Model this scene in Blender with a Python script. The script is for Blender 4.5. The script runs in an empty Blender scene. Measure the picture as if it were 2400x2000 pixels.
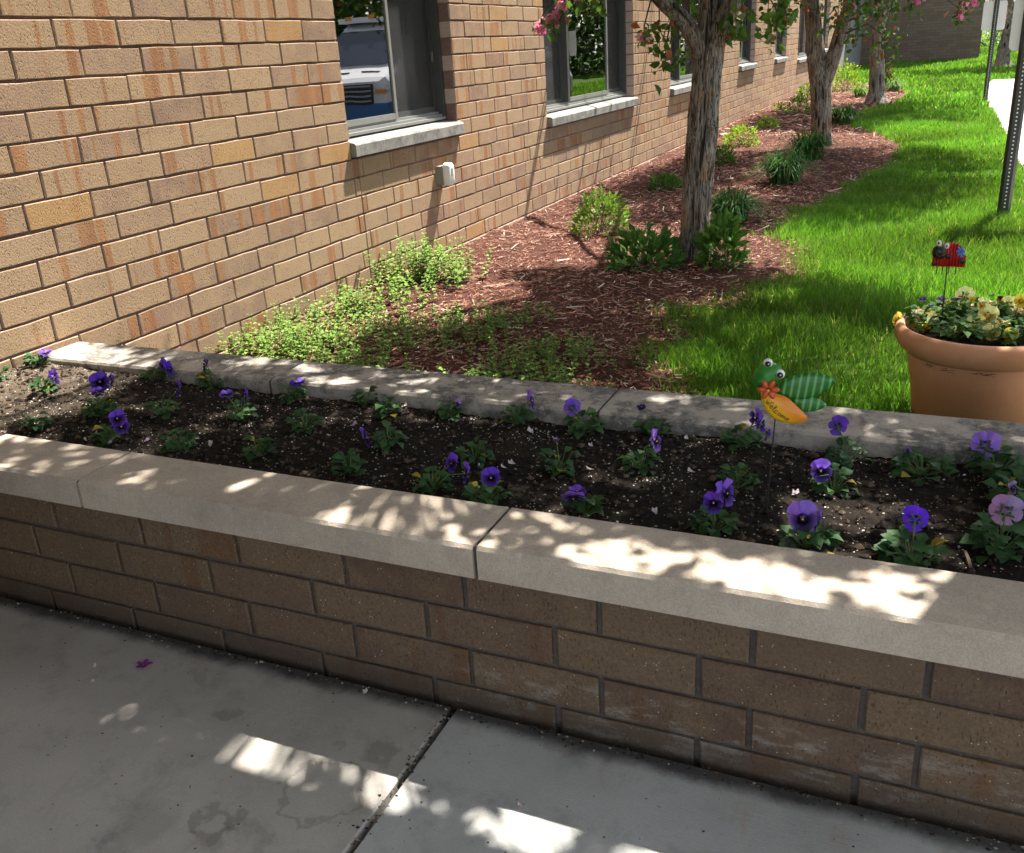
import bpy, math, random
import numpy as np
from mathutils import Vector, noise as mn

S = bpy.context.scene
COL = S.collection
R = random.Random(7)
NR = np.random.default_rng(11)

# ------------------------------------------------------------------ camera
CAM = np.array([2.963, -4.504, 1.375])
FPX, YAW, PITCH, ROLL = 2173.2, -0.435, -0.383, -0.064
_fw = np.array([math.sin(YAW)*math.cos(PITCH), math.cos(YAW)*math.cos(PITCH), math.sin(PITCH)])
_r0 = np.array([math.cos(YAW), -math.sin(YAW), 0.0]); _u0 = np.cross(_r0, _fw)
_r = math.cos(ROLL)*_r0 + math.sin(ROLL)*_u0
_u = -math.sin(ROLL)*_r0 + math.cos(ROLL)*_u0
def ray(a, b): return (a-1200)/FPX*_r - (b-1000)/FPX*_u + _fw
def atX(a, b, x): d = ray(a, b); return CAM + d*((x-CAM[0])/d[0])
def atY(a, b, y): d = ray(a, b); return CAM + d*((y-CAM[1])/d[1])
def atZ(a, b, z): d = ray(a, b); return CAM + d*((z-CAM[2])/d[2])
def proj(P):
    d = np.asarray(P)-CAM; z = d@_fw
    return 1200+FPX*(d@_r)/z, 1000-FPX*(d@_u)/z, z
cd = bpy.data.cameras.new('camera'); cam = bpy.data.objects.new('camera', cd); COL.objects.link(cam)
from mathutils import Matrix
M = Matrix(((_r[0], _u[0], -_fw[0], CAM[0]), (_r[1], _u[1], -_fw[1], CAM[1]), (_r[2], _u[2], -_fw[2], CAM[2]), (0, 0, 0, 1)))
cam.matrix_world = M
cd.sensor_fit = 'HORIZONTAL'; cd.sensor_width = 36; cd.lens = FPX/2400*36
cd.clip_start = 0.05; cd.clip_end = 500
S.camera = cam

# ------------------------------------------------------------------ light
LT = Vector((-0.33, -1.0, -1.80)).normalized()          # direction the sunlight travels
elev = math.asin(-LT.z); azim = math.atan2(-LT.x, -LT.y)    # azimuth from +Y towards +X
W = bpy.data.worlds.new('World'); S.world = W; W.use_nodes = True
wn = W.node_tree.nodes; bg = wn['Background']
sky = wn.new('ShaderNodeTexSky'); sky.sky_type = 'NISHITA'; sky.sun_disc = False
sky.sun_elevation = elev; sky.sun_rotation = azim
hs = wn.new('ShaderNodeHueSaturation'); hs.inputs['Saturation'].default_value = 0.45
W.node_tree.links.new(sky.outputs[0], hs.inputs['Color']); W.node_tree.links.new(hs.outputs[0], bg.inputs[0]); bg.inputs[1].default_value = 0.12
sd = bpy.data.lights.new('sun', 'SUN'); sun = bpy.data.objects.new('sun', sd); COL.objects.link(sun)
sd.energy = 5.0; sd.angle = math.radians(0.53); sd.color = (1.0, 0.945, 0.86)
sun.rotation_euler = LT.to_track_quat('-Z', 'Y').to_euler(); sun.location = (5, 12, 20)
S.view_settings.view_transform = 'Standard'; S.view_settings.look = 'None'
S.view_settings.exposure = 1.9; S.view_settings.gamma = 1.0; S.view_settings.use_curve_mapping = False

# ------------------------------------------------------------------ helpers
class MB:
    def __init__(s): s.v = []; s.f = []; s.c = []; s.mi = []; s.n = 0
    def add(s, verts, faces, col=None, m=0):
        o = s.n; verts = [tuple(map(float, q)) for q in verts]
        s.v += verts; s.n += len(verts)
        s.f += [tuple(i+o for i in f) for f in faces]; s.mi += [m]*len(faces)
        if col is None: col = (0.5, 0.5, 0.5)
        s.c += ([tuple(col)]*len(verts) if not isinstance(col[0], (tuple, list, np.ndarray)) else [tuple(q) for q in col])
    def box(s, x0, x1, y0, y1, z0, z1, col=None, m=0):
        s.add([(x0,y0,z0),(x1,y0,z0),(x1,y1,z0),(x0,y1,z0),(x0,y0,z1),(x1,y0,z1),(x1,y1,z1),(x0,y1,z1)],
              [(0,3,2,1),(4,5,6,7),(0,1,5,4),(1,2,6,5),(2,3,7,6),(3,0,4,7)], col, m)
    def tube(s, pts, rad, seg=8, col=None, m=0, cap=True):
        pts = [Vector(q) for q in pts]; n = len(pts)
        if not isinstance(rad, (list, tuple)): rad = [rad]*n
        V = []; F = []; ref = Vector((0.31, 0.77, 0.55))
        t0 = (pts[1]-pts[0]).normalized(); a = t0.cross(ref).normalized()
        for i, q in enumerate(pts):
            t = (pts[min(i+1, n-1)]-pts[max(i-1, 0)]).normalized()
            a = (a - t*a.dot(t)).normalized(); b = t.cross(a)
            for k in range(seg):
                w = 2*math.pi*k/seg; V.append(q + (a*math.cos(w)+b*math.sin(w))*rad[i])
        for i in range(n-1):
            for k in range(seg):
                k2 = (k+1) % seg; F.append((i*seg+k, i*seg+k2, (i+1)*seg+k2, (i+1)*seg+k))
        if cap: F.append(tuple(range(seg))[::-1]); F.append(tuple((n-1)*seg+k for k in range(seg)))
        s.add(V, F, col, m)
    def lathe(s, prof, c, seg=32, col=None, m=0):
        V = []; F = []; n = len(prof)
        for (r_, z_) in prof:
            for k in range(seg):
                w = 2*math.pi*k/seg; V.append((c[0]+r_*math.cos(w), c[1]+r_*math.sin(w), c[2]+z_))
        for i in range(n-1):
            for k in range(seg):
                k2 = (k+1) % seg; F.append((i*seg+k, i*seg+k2, (i+1)*seg+k2, (i+1)*seg+k))
        s.add(V, F, col, m)
    def build(s, name, mats, parent=None, smooth=False):
        me = bpy.data.meshes.new(name); me.from_pydata(s.v, [], s.f)
        if not isinstance(mats, (list, tuple)): mats = [mats]
        for q in mats: me.materials.append(q)
        at = me.color_attributes.new('col', 'FLOAT_COLOR', 'POINT')
        arr = np.ones((len(s.v), 4), np.float32); arr[:, :3] = np.array(s.c, np.float32); at.data.foreach_set('color', arr.ravel())
        if any(s.mi): me.polygons.foreach_set('material_index', s.mi)
        if smooth: me.polygons.foreach_set('use_smooth', [True]*len(s.f))
        me.update(); return link(name, me, parent)
def link(name, me, parent=None):
    o = bpy.data.objects.new(name, me); COL.objects.link(o)
    if parent is not None: o.parent = parent
    return o
def npmesh(name, V, T, Cc, mat, parent=None, smooth=False):
    """V (n,3), T (m,3|4) index array, Cc (n,3)"""
    me = bpy.data.meshes.new(name); k = T.shape[1]
    me.vertices.add(len(V)); me.vertices.foreach_set('co', np.ascontiguousarray(V, np.float32).ravel())
    me.loops.add(T.size); me.loops.foreach_set('vertex_index', np.ascontiguousarray(T, np.int32).ravel())
    me.polygons.add(len(T)); me.polygons.foreach_set('loop_start', np.arange(0, T.size, k, dtype=np.int32))
    if smooth: me.polygons.foreach_set('use_smooth', np.ones(len(T), bool))
    me.update(calc_edges=True); me.validate()
    me.materials.append(mat)
    at = me.color_attributes.new('col', 'FLOAT_COLOR', 'POINT')
    arr = np.ones((len(V), 4), np.float32); arr[:, :3] = Cc; at.data.foreach_set('color', arr.ravel())
    return link(name, me, parent)
def tag(o, label, cat, group=None):
    o['label'] = label; o['category'] = cat
    if group: o['group'] = group
    return o
def thing(name, loc, label, cat, group=None):
    o = bpy.data.objects.new(name, None); COL.objects.link(o); o.location = loc; o.empty_display_size = 0.05
    return tag(o, label, cat, group)
def struct(o): o['kind'] = 'structure'; return o
def stuff(o): o['kind'] = 'stuff'; return o
def at_origin(o, parent):
    """parent keeping world coordinates of mesh built in world space"""
    o.parent = parent; o.matrix_parent_inverse = Matrix.Translation(parent.location).inverted(); return o

# ------------------------------------------------------------------ materials
class Mat:
    def __init__(s, name, rough=0.8, spec=0.3):
        s.m = bpy.data.materials.new(name); s.m.use_nodes = True; s.t = s.m.node_tree; s.n = s.t.nodes
        s.b = s.n['Principled BSDF']; s.b.inputs['Roughness'].default_value = rough
        s.b.inputs['Specular IOR Level'].default_value = spec; s.out = s.n['Material Output']
    def new(s, ty, **kw):
        q = s.n.new(ty)
        for k, v in kw.items(): setattr(q, k, v)
        return q
    def L(s, a, b): s.t.links.new(a, b)
    def pos(s, scale=(1, 1, 1), off=(0, 0, 0)):
        g = s.new('ShaderNodeNewGeometry'); mp = s.new('ShaderNodeMapping')
        mp.inputs['Scale'].default_value = scale; mp.inputs['Location'].default_value = off
        s.L(g.outputs['Position'], mp.inputs['Vector']); return mp.outputs[0]
    def obj(s, scale=(1, 1, 1)):
        g = s.new('ShaderNodeTexCoord'); mp = s.new('ShaderNodeMapping'); mp.inputs['Scale'].default_value = scale
        s.L(g.outputs['Object'], mp.inputs['Vector']); return mp.outputs[0]
    def noise(s, vec, scale=5, detail=4, rough=0.6):
        q = s.new('ShaderNodeTexNoise'); q.inputs['Scale'].default_value = scale; q.inputs['Detail'].default_value = detail
        q.inputs['Roughness'].default_value = rough
        s.L(vec, q.inputs['Vector']); return q.outputs['Fac']
    def voro(s, vec, scale=5, feature='F1'):
        q = s.new('ShaderNodeTexVoronoi'); q.feature = feature; q.inputs['Scale'].default_value = scale
        s.L(vec, q.inputs['Vector']); return q.outputs['Distance']
    def ramp(s, fac, stops, interp='LINEAR'):
        q = s.new('ShaderNodeValToRGB'); q.color_ramp.interpolation = interp
        e = q.color_ramp.elements
        while len(e) < len(stops): e.new(0.5)
        for i, (p_, c_) in enumerate(stops):
            e[i].position = p_; e[i].color = (*c_, 1) if len(c_) == 3 else c_
        s.L(fac, q.inputs[0]); return q.outputs[0]
    def ss(s, fac, a, b):
        q = s.new('ShaderNodeMapRange'); q.interpolation_type = 'SMOOTHSTEP'
        q.inputs[1].default_value = a; q.inputs[2].default_value = b; s.L(fac, q.inputs[0]); return q.outputs[0]
    def mix(s, fac, a, b, mode='MIX'):
        q = s.new('ShaderNodeMix', data_type='RGBA', blend_type=mode)
        for sock, val in ((q.inputs[0], fac), (q.inputs[6], a), (q.inputs[7], b)):
            if isinstance(val, (int, float)): sock.default_value = val
            elif isinstance(val, tuple): sock.default_value = (*val, 1)
            else: s.L(val, sock)
        return q.outputs[2]
    def math(s, op, a, b=0.0, c=None):
        q = s.new('ShaderNodeMath', operation=op)
        for i, v in enumerate((a, b, c)):
            if v is None: continue
            if isinstance(v, (int, float)): q.inputs[i].default_value = v
            else: s.L(v, q.inputs[i])
        return q.outputs[0]
    def attr(s):
        q = s.new('ShaderNodeAttribute', attribute_name='col'); return q.outputs['Color']
    def sep(s, c):
        q = s.new('ShaderNodeSeparateColor'); s.L(c, q.inputs[0]); return q.outputs
    def color(s, c):
        if isinstance(c, tuple): s.b.inputs['Base Color'].default_value = (*c, 1)
        else: s.L(c, s.b.inputs['Base Color'])
        return s
    def bump(s, h, strength=0.4, dist=0.01):
        q = s.new('ShaderNodeBump'); q.inputs['Strength'].default_value = strength; q.inputs['Distance'].default_value = dist
        s.L(h, q.inputs['Height']); s.L(q.outputs[0], s.b.inputs['Normal']); return s
    def translucent(s, c, fac):
        tr = s.new('ShaderNodeBsdfTranslucent'); mx = s.new('ShaderNodeMixShader'); mx.inputs[0].default_value = fac
        if isinstance(c, tuple): tr.inputs[0].default_value = (*c, 1)
        else: s.L(c, tr.inputs[0])
        s.L(s.b.outputs[0], mx.inputs[1]); s.L(tr.outputs[0], mx.inputs[2]); s.L(mx.outputs[0], s.out.inputs['Surface']); return s

def brick_mat(name, k=1.0, salts=False):
    m = Mat(name, 0.9, 0.15); c = m.sep(m.attr()); P = m.pos()
    sx = m.new('ShaderNodeSeparateXYZ'); m.L(P, sx.inputs[0])
    along = m.math('ADD', sx.outputs[0], sx.outputs[1])
    # 1D band coordinate, one random offset per brick, wobbling a little with height
    wob = m.math('MULTIPLY', m.noise(P, 22, 2), 0.014)
    bandv = m.new('ShaderNodeCombineXYZ')
    m.L(m.math('ADD', m.math('ADD', along, wob), m.math('MULTIPLY', c[0], 61.0)), bandv.inputs[0])
    m.L(m.math('MULTIPLY', c[1], 17.0), bandv.inputs[1])
    band = m.noise(bandv.outputs[0], 13, 1.5, 0.45)
    bandm = m.ss(band, 0.545, 0.585)
    bandm = m.math('MULTIPLY', bandm, m.ss(c[2], 0.34, 0.44))
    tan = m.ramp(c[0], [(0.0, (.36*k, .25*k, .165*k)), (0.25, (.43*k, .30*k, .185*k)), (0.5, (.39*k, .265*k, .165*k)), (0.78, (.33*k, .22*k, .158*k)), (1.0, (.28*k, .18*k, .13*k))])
    soft = m.noise(P, 9, 3)
    tan = m.mix(m.ss(soft, 0.35, 0.75), tan, (.41*k, .28*k, .17*k))
    ora = m.ramp(m.noise(bandv.outputs[0], 30, 1), [(0.3, (.29*k, .125*k, .06*k)), (0.7, (.41*k, .20*k, .085*k))])
    colr = m.mix(m.math('MULTIPLY', bandm, 0.5 if salts else 0.78), tan, ora)
    # whole orange bricks
    colr = m.mix(m.math('MULTIPLY', m.ss(c[1], 0.97, 0.975), 0.7), colr, (.46*k, .27*k, .11*k))
    colr = m.mix(m.ss(c[1], 1.1, 1.5), colr, (.50*k, .385*k, .325*k))
    grime = m.math('MULTIPLY', m.ss(m.noise(m.pos((1.1, 1.1, 2.2)), 1.6, 6, .7), .5, .72), .28)
    colr = m.mix(grime, colr, (.17*k, .125*k, .095*k))
    fine = m.noise(P, 160, 3, 0.7)
    colr = m.mix(0.65, colr, m.ramp(fine, [(0.3, (.55, .53, .50)), (0.7, (1.25, 1.25, 1.25))]), 'MULTIPLY')
    pv = m.pos((150, 150, 60)); pits = m.voro(pv, 1.0)
    pitm = m.math('MULTIPLY', m.ss(pits, 0.33, 0.14), m.ss(m.noise(P, 14, 2), 0.42, 0.56))
    colr = m.mix(m.math('MULTIPLY', pitm, 0.75), colr, (.07, .045, .03))
    if salts:
        sp = m.voro(m.pos((1, 1, 1)), 95.0)
        colr = m.mix(m.math('MULTIPLY', m.ss(sp, 0.16, 0.08), m.ss(m.noise(P, 30, 1), 0.5, 0.62)), colr, (.62, .58, .5))
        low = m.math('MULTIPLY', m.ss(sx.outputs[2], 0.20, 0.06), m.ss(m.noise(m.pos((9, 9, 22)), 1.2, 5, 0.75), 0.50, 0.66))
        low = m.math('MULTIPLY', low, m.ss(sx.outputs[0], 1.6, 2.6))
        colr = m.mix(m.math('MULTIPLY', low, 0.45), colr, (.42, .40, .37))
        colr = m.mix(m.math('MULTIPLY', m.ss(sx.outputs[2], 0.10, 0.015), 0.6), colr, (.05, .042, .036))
        colr = m.mix(m.math('MULTIPLY', m.ss(m.noise(m.pos((2.3, 2.3, 5)), 1, 4), .45, .7), 0.3), colr, (.12, .085, .06))
    m.color(colr)
    h = m.math('SUBTRACT', m.noise(P, 120, 5, 0.7), m.math('MULTIPLY', pitm, 0.8))
    m.bump(h, 0.5, 0.004)
    return m.m
M_brick = brick_mat('brick_flashed_tan', .93)
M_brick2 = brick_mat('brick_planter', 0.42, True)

def simple(name, c, rough=0.7, spec=0.3, var=0.2, scale=40, bump=0.2, bd=0.004, metal=0):
    m = Mat(name, rough, spec); P = m.pos()
    n = m.noise(P, scale, 4)
    lo = tuple(q*(1-var) for q in c); hi = tuple(q*(1+var) for q in c)
    m.color(m.ramp(n, [(0.3, lo), (0.7, hi)])); m.b.inputs['Metallic'].default_value = metal
    if bump: m.bump(m.noise(P, scale*3, 3), bump, bd)
    return m.m
def mortar_mat(name, c):
    m = Mat(name, 0.95, 0.1); P = m.pos()
    m.color(m.ramp(m.noise(P, 60, 5, .7), [(.3, tuple(q*.72 for q in c)), (.7, tuple(q*1.2 for q in c))]))
    m.bump(m.noise(P, 180, 4), 0.6, 0.004); return m.m
M_mortar = mortar_mat('mortar_pinkish', (.20, .125, .10))
M_mortar2 = mortar_mat('mortar_grey', (.105, .088, .076))

def concrete(name, base, dark, lich=0.0, grain=1.0):
    m = Mat(name, 0.92, 0.2); P = m.pos()
    n1 = m.noise(P, 3.2, 6, .65); n2 = m.noise(P, 240, 3, .7); n3 = m.noise(P, 16, 5, .7)
    c = m.mix(m.ss(n1, .3, .75), tuple(q*.86 for q in base), tuple(q*1.1 for q in base))
    c = m.mix(m.math('MULTIPLY', m.ss(n3, .5, .75), 0.35), c, dark)
    c = m.mix(.55*grain, c, m.ramp(n2, [(.28, (.6, .6, .6)), (.72, (1.25, 1.25, 1.25))]), 'MULTIPLY')
    if lich:
        l = m.math('MULTIPLY', m.ss(m.noise(P, 7, 7, .72), .41, .58), m.ss(m.noise(P, 45, 5, .75), .33, .52))
        c = m.mix(m.math('MULTIPLY', l, lich), c, (.085, .083, .08))
    pit = m.ss(m.voro(P, 110), .13, .06)
    pit = m.math('MULTIPLY', pit, m.ss(m.noise(P, 33, 2), .52, .6))
    c = m.mix(m.math('MULTIPLY', pit, .6), c, (.08, .075, .07))
    m.color(c); m.bump(m.math('SUBTRACT', n2, pit), 0.45, 0.003); return m.m
M_cap = concrete('cast_stone_coping', (.50, .42, .335), (.33, .275, .22), 0.12)
M_cap2 = concrete('cast_stone_weathered', (.42, .37, .31), (.28, .25, .22), 0.85)
M_sill = concrete('limestone_sill', (.30, .285, .26), (.16, .145, .12), 0.6)
M_path = concrete('path_concrete', (.40, .36, .32), (.30, .27, .24), 0.0, .6)

def sidewalk_mat():
    m = Mat('sidewalk_concrete', 0.85, 0.25); P = m.pos(); sx = m.new('ShaderNodeSeparateXYZ'); m.L(P, sx.inputs[0])
    n1 = m.noise(P, 2.4, 6, .6); n2 = m.noise(P, 260, 3, .7); n3 = m.noise(P, 9, 6, .7)
    warm = m.mix(m.ss(sx.outputs[0], 2.085, 2.10), (.47, .44, .395), (.49, .49, .47))
    c = m.mix(m.ss(n1, .3, .7), m.mix(1.0, warm, (.84, .84, .84), 'MULTIPLY'), warm)
    c = m.mix(m.math('MULTIPLY', m.ss(n3, .48, .72), .5), c, (.24, .23, .21))
    c = m.mix(m.math('MULTIPLY', m.ss(m.noise(P, 1.3, 4, .6), .42, .68), .35), c, (.25, .235, .205))
    c = m.mix(.25, c, m.ramp(n2, [(.3, (.7, .7, .7)), (.7, (1.2, 1.2, 1.2))]), 'MULTIPLY')
    c = m.mix(m.math('MULTIPLY', m.ss(m.noise(m.pos((5, 2, 1)), 2.2, 5), .58, .72), .35), c, (.33, .25, .16))
    # drip spots and worn-in stains (shape of their own)
    wv = m.new('ShaderNodeTexNoise'); wv.inputs['Scale'].default_value = 22; wv.inputs['Detail'].default_value = 3; m.L(P, wv.inputs['Vector'])
    wp = m.new('ShaderNodeMixRGB'); wp.blend_type = 'LINEAR_LIGHT'; wp.inputs[0].default_value = 0.05; m.L(P, wp.inputs[1]); m.L(wv.outputs['Color'], wp.inputs[2])
    for (a, b, r_, k, ring) in [(537,1673,.030,.65,0),(898,1765,.037,.75,0),(793,1740,.024,.4,0),(505,1925,.040,.7,1),(345,1925,.075,.45,0),(468,1582,.028,.4,0),(450,1950,.016,.55,0),(245,1965,.022,.5,0),(560,1975,.05,.4,1),(410,1507,.02,.5,0),(760,1850,.085,.6,2)]:
        q = atZ(a, b, .01)
        d = m.new('ShaderNodeVectorMath', operation='DISTANCE'); m.L(wp.outputs[0], d.inputs[0]); d.inputs[1].default_value = (q[0], q[1], .01)
        if ring == 0: f = m.ss(d.outputs['Value'], r_*1.1, r_*.55)
        else:
            w_ = .10 if ring == 2 else .35
            f = m.ss(m.math('ABSOLUTE', m.math('SUBTRACT', d.outputs['Value'], r_)), r_*w_, r_*w_*.3)
        c = m.mix(m.math('MULTIPLY', f, k*.5), c, (.11, .10, .088))
    speck = m.math('MULTIPLY', m.ss(m.voro(P, 42), .12, .07), m.ss(m.noise(P, 11, 2), .5, .6))
    c = m.mix(m.math('MULTIPLY', speck, .8), c, (.06, .055, .05))
    # dirt along the foot of the planter
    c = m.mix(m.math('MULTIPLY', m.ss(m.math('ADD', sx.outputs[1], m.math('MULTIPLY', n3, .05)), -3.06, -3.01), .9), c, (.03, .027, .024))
    br = m.noise(m.pos((18, 230, 1)), 1, 3, .6)
    cr = m.ss(m.voro(m.pos((1, 1, 1)), 330), .25, .1)
    c = m.mix(m.math('MULTIPLY', cr, .35), c, (.16, .15, .135))
    m.color(c); m.bump(m.math('ADD', m.math('ADD', n2, m.math('MULTIPLY', br, .7)), m.math('MULTIPLY', n3, .6)), .35, .003); return m.m
M_side = sidewalk_mat()

def soil_mat():
    m = Mat('potting_soil', 0.95, 0.1); P = m.pos()
    c = m.ramp(m.noise(P, 70, 6, .8), [(.25, (.008, .0065, .0055)), (.55, (.025, .020, .0155)), (.8, (.085, .067, .05))])
    c = m.mix(m.math('MULTIPLY', m.ss(m.noise(P, 3.5, 4), .5, .7), .3), c, (.07, .054, .041))
    sx = m.new('ShaderNodeSeparateXYZ'); m.L(P, sx.inputs[0])
    dry_or_sunlit = m.ss(m.math('ADD', sx.outputs[0], m.math('MULTIPLY', m.noise(P, 6, 4), .9)), 1.15, .55)  # soil toward the wall lightened in its colour, standing in for sunlight
    c = m.mix(m.math('MULTIPLY', dry_or_sunlit, .7), c, m.ramp(m.noise(P, 130, 5, .8), [(.3, (.10, .075, .055)), (.7, (.30, .235, .17))]))
    m.color(c); m.bump(m.noise(P, 110, 6, .8), 1.0, .012); return m.m
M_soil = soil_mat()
def vcol(name, rough=.8, spec=.2, trans=0.0, var=.15, scale=60, bump=0, tk=1.3):
    """colour carried by the mesh, with a little procedural variation"""
    m = Mat(name, rough, spec); P = m.pos(); a = m.attr()
    c = m.mix(1.0, a, m.ramp(m.noise(P, scale, 3), [(.3, (1-var,)*3), (.7, (1+var,)*3)]), 'MULTIPLY')
    m.color(c)
    if bump: m.bump(m.noise(P, scale*2, 4), bump, .004)
    if trans: m.translucent(m.mix(1.0, c, (tk, tk*1.02, tk*.75), 'MULTIPLY'), trans)
    return m.m
M_perl = vcol('perlite_grains', .9, .1)
M_chip = vcol('bark_chips', .9, .1, 0, .3, 200)
M_grass = vcol('grass_blades', .5, .3, .5, .12, 30)
M_leaf = vcol('tree_leaves', .45, .35, .38, .15, 60)
M_pleaf = vcol('plant_leaves', .6, .2, .28, .18, 120)
M_petal = vcol('petals', .65, .15, .38, .10, 150, 0, 1.15)
M_bark = None
def bark_mat():
    m = Mat('bark', .95, .1); V = m.obj((1, 1, .16)); P = m.obj()
    n = m.noise(V, 38, 6, .75); n2 = m.noise(P, 6, 5, .6)
    a = m.sep(m.attr())
    c = m.ramp(n, [(.26, (.045, .036, .03)), (.42, (.20, .17, .145)), (.58, (.35, .31, .27)), (.8, (.50, .46, .42))])
    c = m.mix(m.math('MULTIPLY', m.math('MULTIPLY', m.ss(n2, .50, .62), m.ss(a[0], .35, .6)), .75), c, (.34, .215, .125))
    cr = m.noise(m.obj((1, 1, .10)), 55, 3, .5); crm = m.ss(m.math('ABSOLUTE', m.math('SUBTRACT', cr, .5)), .035, .008)
    c = m.mix(m.math('MULTIPLY', crm, .75), c, (.022, .017, .014))
    c = m.mix(m.math('MULTIPLY', m.ss(a[0], .50, .22), .9), c, (.022, .017, .014))
    m.color(c); m.bump(m.math('SUBTRACT', m.math('ADD', n, m.math('MULTIPLY', m.noise(V, 110, 4), .4)), m.math('MULTIPLY', crm, .8)), 1.0, .016); return m.m
M_bark = bark_mat()
M_twig = simple('twig_bark', (.11, .08, .06), .9, .1, .3, 80)
def ground_mat(name, c1, c2, sc):
    m = Mat(name, .95, .1); P = m.pos()
    m.color(m.ramp(m.noise(P, sc, 6, .75), [(.3, c1), (.7, c2)])); m.bump(m.noise(P, sc*3, 4), .8, .03); return m.m
M_lawn = ground_mat('lawn_turf', (.03, .06, .010), (.07, .12, .02), 18)
M_mulch = ground_mat('mulch_bed', (.04, .016, .012), (.13, .055, .038), 45)
M_road = ground_mat('asphalt', (.04, .04, .042), (.065, .065, .065), 120)
M_terrain = ground_mat('terrain', (.06, .09, .03), (.1, .14, .05), 2)
M_frame = simple('window_frame_bronze', (.055, .057, .055), .45, .5, .1, 20, 0)
M_framel = simple('window_track_aluminium', (.20, .20, .19), .4, .5, .1, 20, 0)
M_blind = simple('blind_slats', (.75, .75, .70), .6, .3, .05, 20, 0)
M_dark = simple('room_interior', (.05, .05, .055), .9, .1, .2, 4, 0)
M_greywall = simple('grey_render', (.22, .215, .205), .9, .2, .1, 6, .2)
def glass_mat(name, refl, tint=(1, 1, 1)):
    m = Mat(name); g = m.new('ShaderNodeBsdfGlossy'); g.inputs['Roughness'].default_value = .004
    bp = m.new('ShaderNodeBump'); bp.inputs['Strength'].default_value = .018; bp.inputs['Distance'].default_value = .02; m.L(m.noise(m.pos(), 3.2, 1), bp.inputs['Height']); m.L(bp.outputs[0], g.inputs['Normal'])
    t = m.new('ShaderNodeBsdfTransparent'); t.inputs[0].default_value = (*tint, 1)
    lw = m.new('ShaderNodeFresnel'); lw.inputs[0].default_value = 1.5
    f = m.math('ADD', m.math('MULTIPLY', lw.outputs[0], 1.6), refl)
    mx = m.new('ShaderNodeMixShader'); m.L(f, mx.inputs[0]); m.L(t.outputs[0], mx.inputs[1]); m.L(g.outputs[0], mx.inputs[2])
    m.L(mx.outputs[0], m.out.inputs['Surface']); return m.m
M_glass = glass_mat('window_glass', .13, (.8, .84, .82))
def screen_mat():
    m = Mat('insect_screen', .6, .2); m.color((.06, .06, .06))
    t = m.new('ShaderNodeBsdfTransparent'); mx = m.new('ShaderNodeMixShader'); mx.inputs[0].default_value = .42
    m.L(t.outputs[0], mx.inputs[1]); m.L(m.b.outputs[0], mx.inputs[2]); m.L(mx.outputs[0], m.out.inputs['Surface']); return m.m
M_screen = screen_mat()
def terra_mat():
    m = Mat('terracotta_plastic', .6, .3); P = m.pos(); n = m.noise(P, 7, 5, .6)
    c = m.mix(m.ss(n, .35, .7), (.62, .295, .15), (.68, .345, .185))
    c = m.mix(m.math('MULTIPLY', m.ss(m.noise(m.pos((9, 9, 3)), 2.2, 6, .75), .54, .74), .4), c, (.34, .20, .14))
    c = m.mix(m.math('MULTIPLY', m.ss(m.noise(P, 60, 4, .8), .62, .72), .3), c, (.66, .52, .42))
    m.color(c); m.bump(m.noise(P, 90, 4), .12, .002); return m.m
M_terra = terra_mat()
M_steel = simple('post_green_black', (.022, .027, .024), .5, .5, .2, 40, 0)
M_signback = simple('sign_back_aluminium', (.62, .62, .60), .45, .5, .05, 8, 0)
M_white = simple('white_plastic', (.72, .72, .66), .5, .4, .05, 30, 0)
M_grey = simple('grey_metal', (.27, .255, .225), .6, .4, .12, 60, .1)
M_black = simple('black_paint', (.015, .015, .016), .4, .5, .1, 30, 0)
M_eyew = simple('white_paint', (.78, .78, .75), .35, .5, .03, 30, 0)
M_caulk = simple('sealant', (.10, .07, .06), .8, .2, .2, 60, .2)

# ================================================================== SETTING
GZ = 0.12      # lawn / bed level behind the planter
SZ = 0.01      # sidewalk level in front of it
L_, H_ = .3048, .1016
IN = .0254
def sheet(name, rects, z, mat):
    b = MB()
    for (x0, x1, y0, y1) in rects: b.add([(x0, y0, z), (x1, y0, z), (x1, y1, z), (x0, y1, z)], [(0, 1, 2, 3)])
    return struct(b.build(name, mat))
sheet('terrain', [(-200, 200, -150, 300)], -.16, M_terrain)
sheet('lawn', [(-.25, 5.2, -2.05, 24), (-60, 90, 24, 160), (20, 90, -60, 24)], GZ, M_lawn)
sheet('parking_lot', [(5.34, 20, -60, 23.85)], -.02, M_road)
b = MB(); b.box(5.2, 5.34, -40, 24, -.1, GZ+.012); b.box(5.34, 20, 23.86, 24, -.1, GZ+.012); struct(b.build('kerb', M_path))

# concrete path along the lawn
pe = [(-2.0, 3.66), (2, 3.62), (8, 3.64), (12, 3.62), (16, 3.68), (19, 3.78), (20.6, 3.95)]
b = MB(); V = []; F = []
for i, (y, x) in enumerate(pe):
    V += [(x, y, GZ+.02), (5.16, y, GZ+.02), (x, y, GZ-.05)]
for i in range(len(pe)-1):
    F += [(3*i, 3*i+1, 3*i+4, 3*i+3), (3*i+2, 3*i, 3*i+3, 3*i+5)]
b.add(V, F); path = struct(b.build('path', M_path))
b = MB()
for y in np.arange(-1.5, 20, 1.5): b.box(3.70, 5.1, y-.006, y+.006, GZ+.0205, GZ+.0235)
b.build('path_joint', M_caulk, path)

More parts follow.
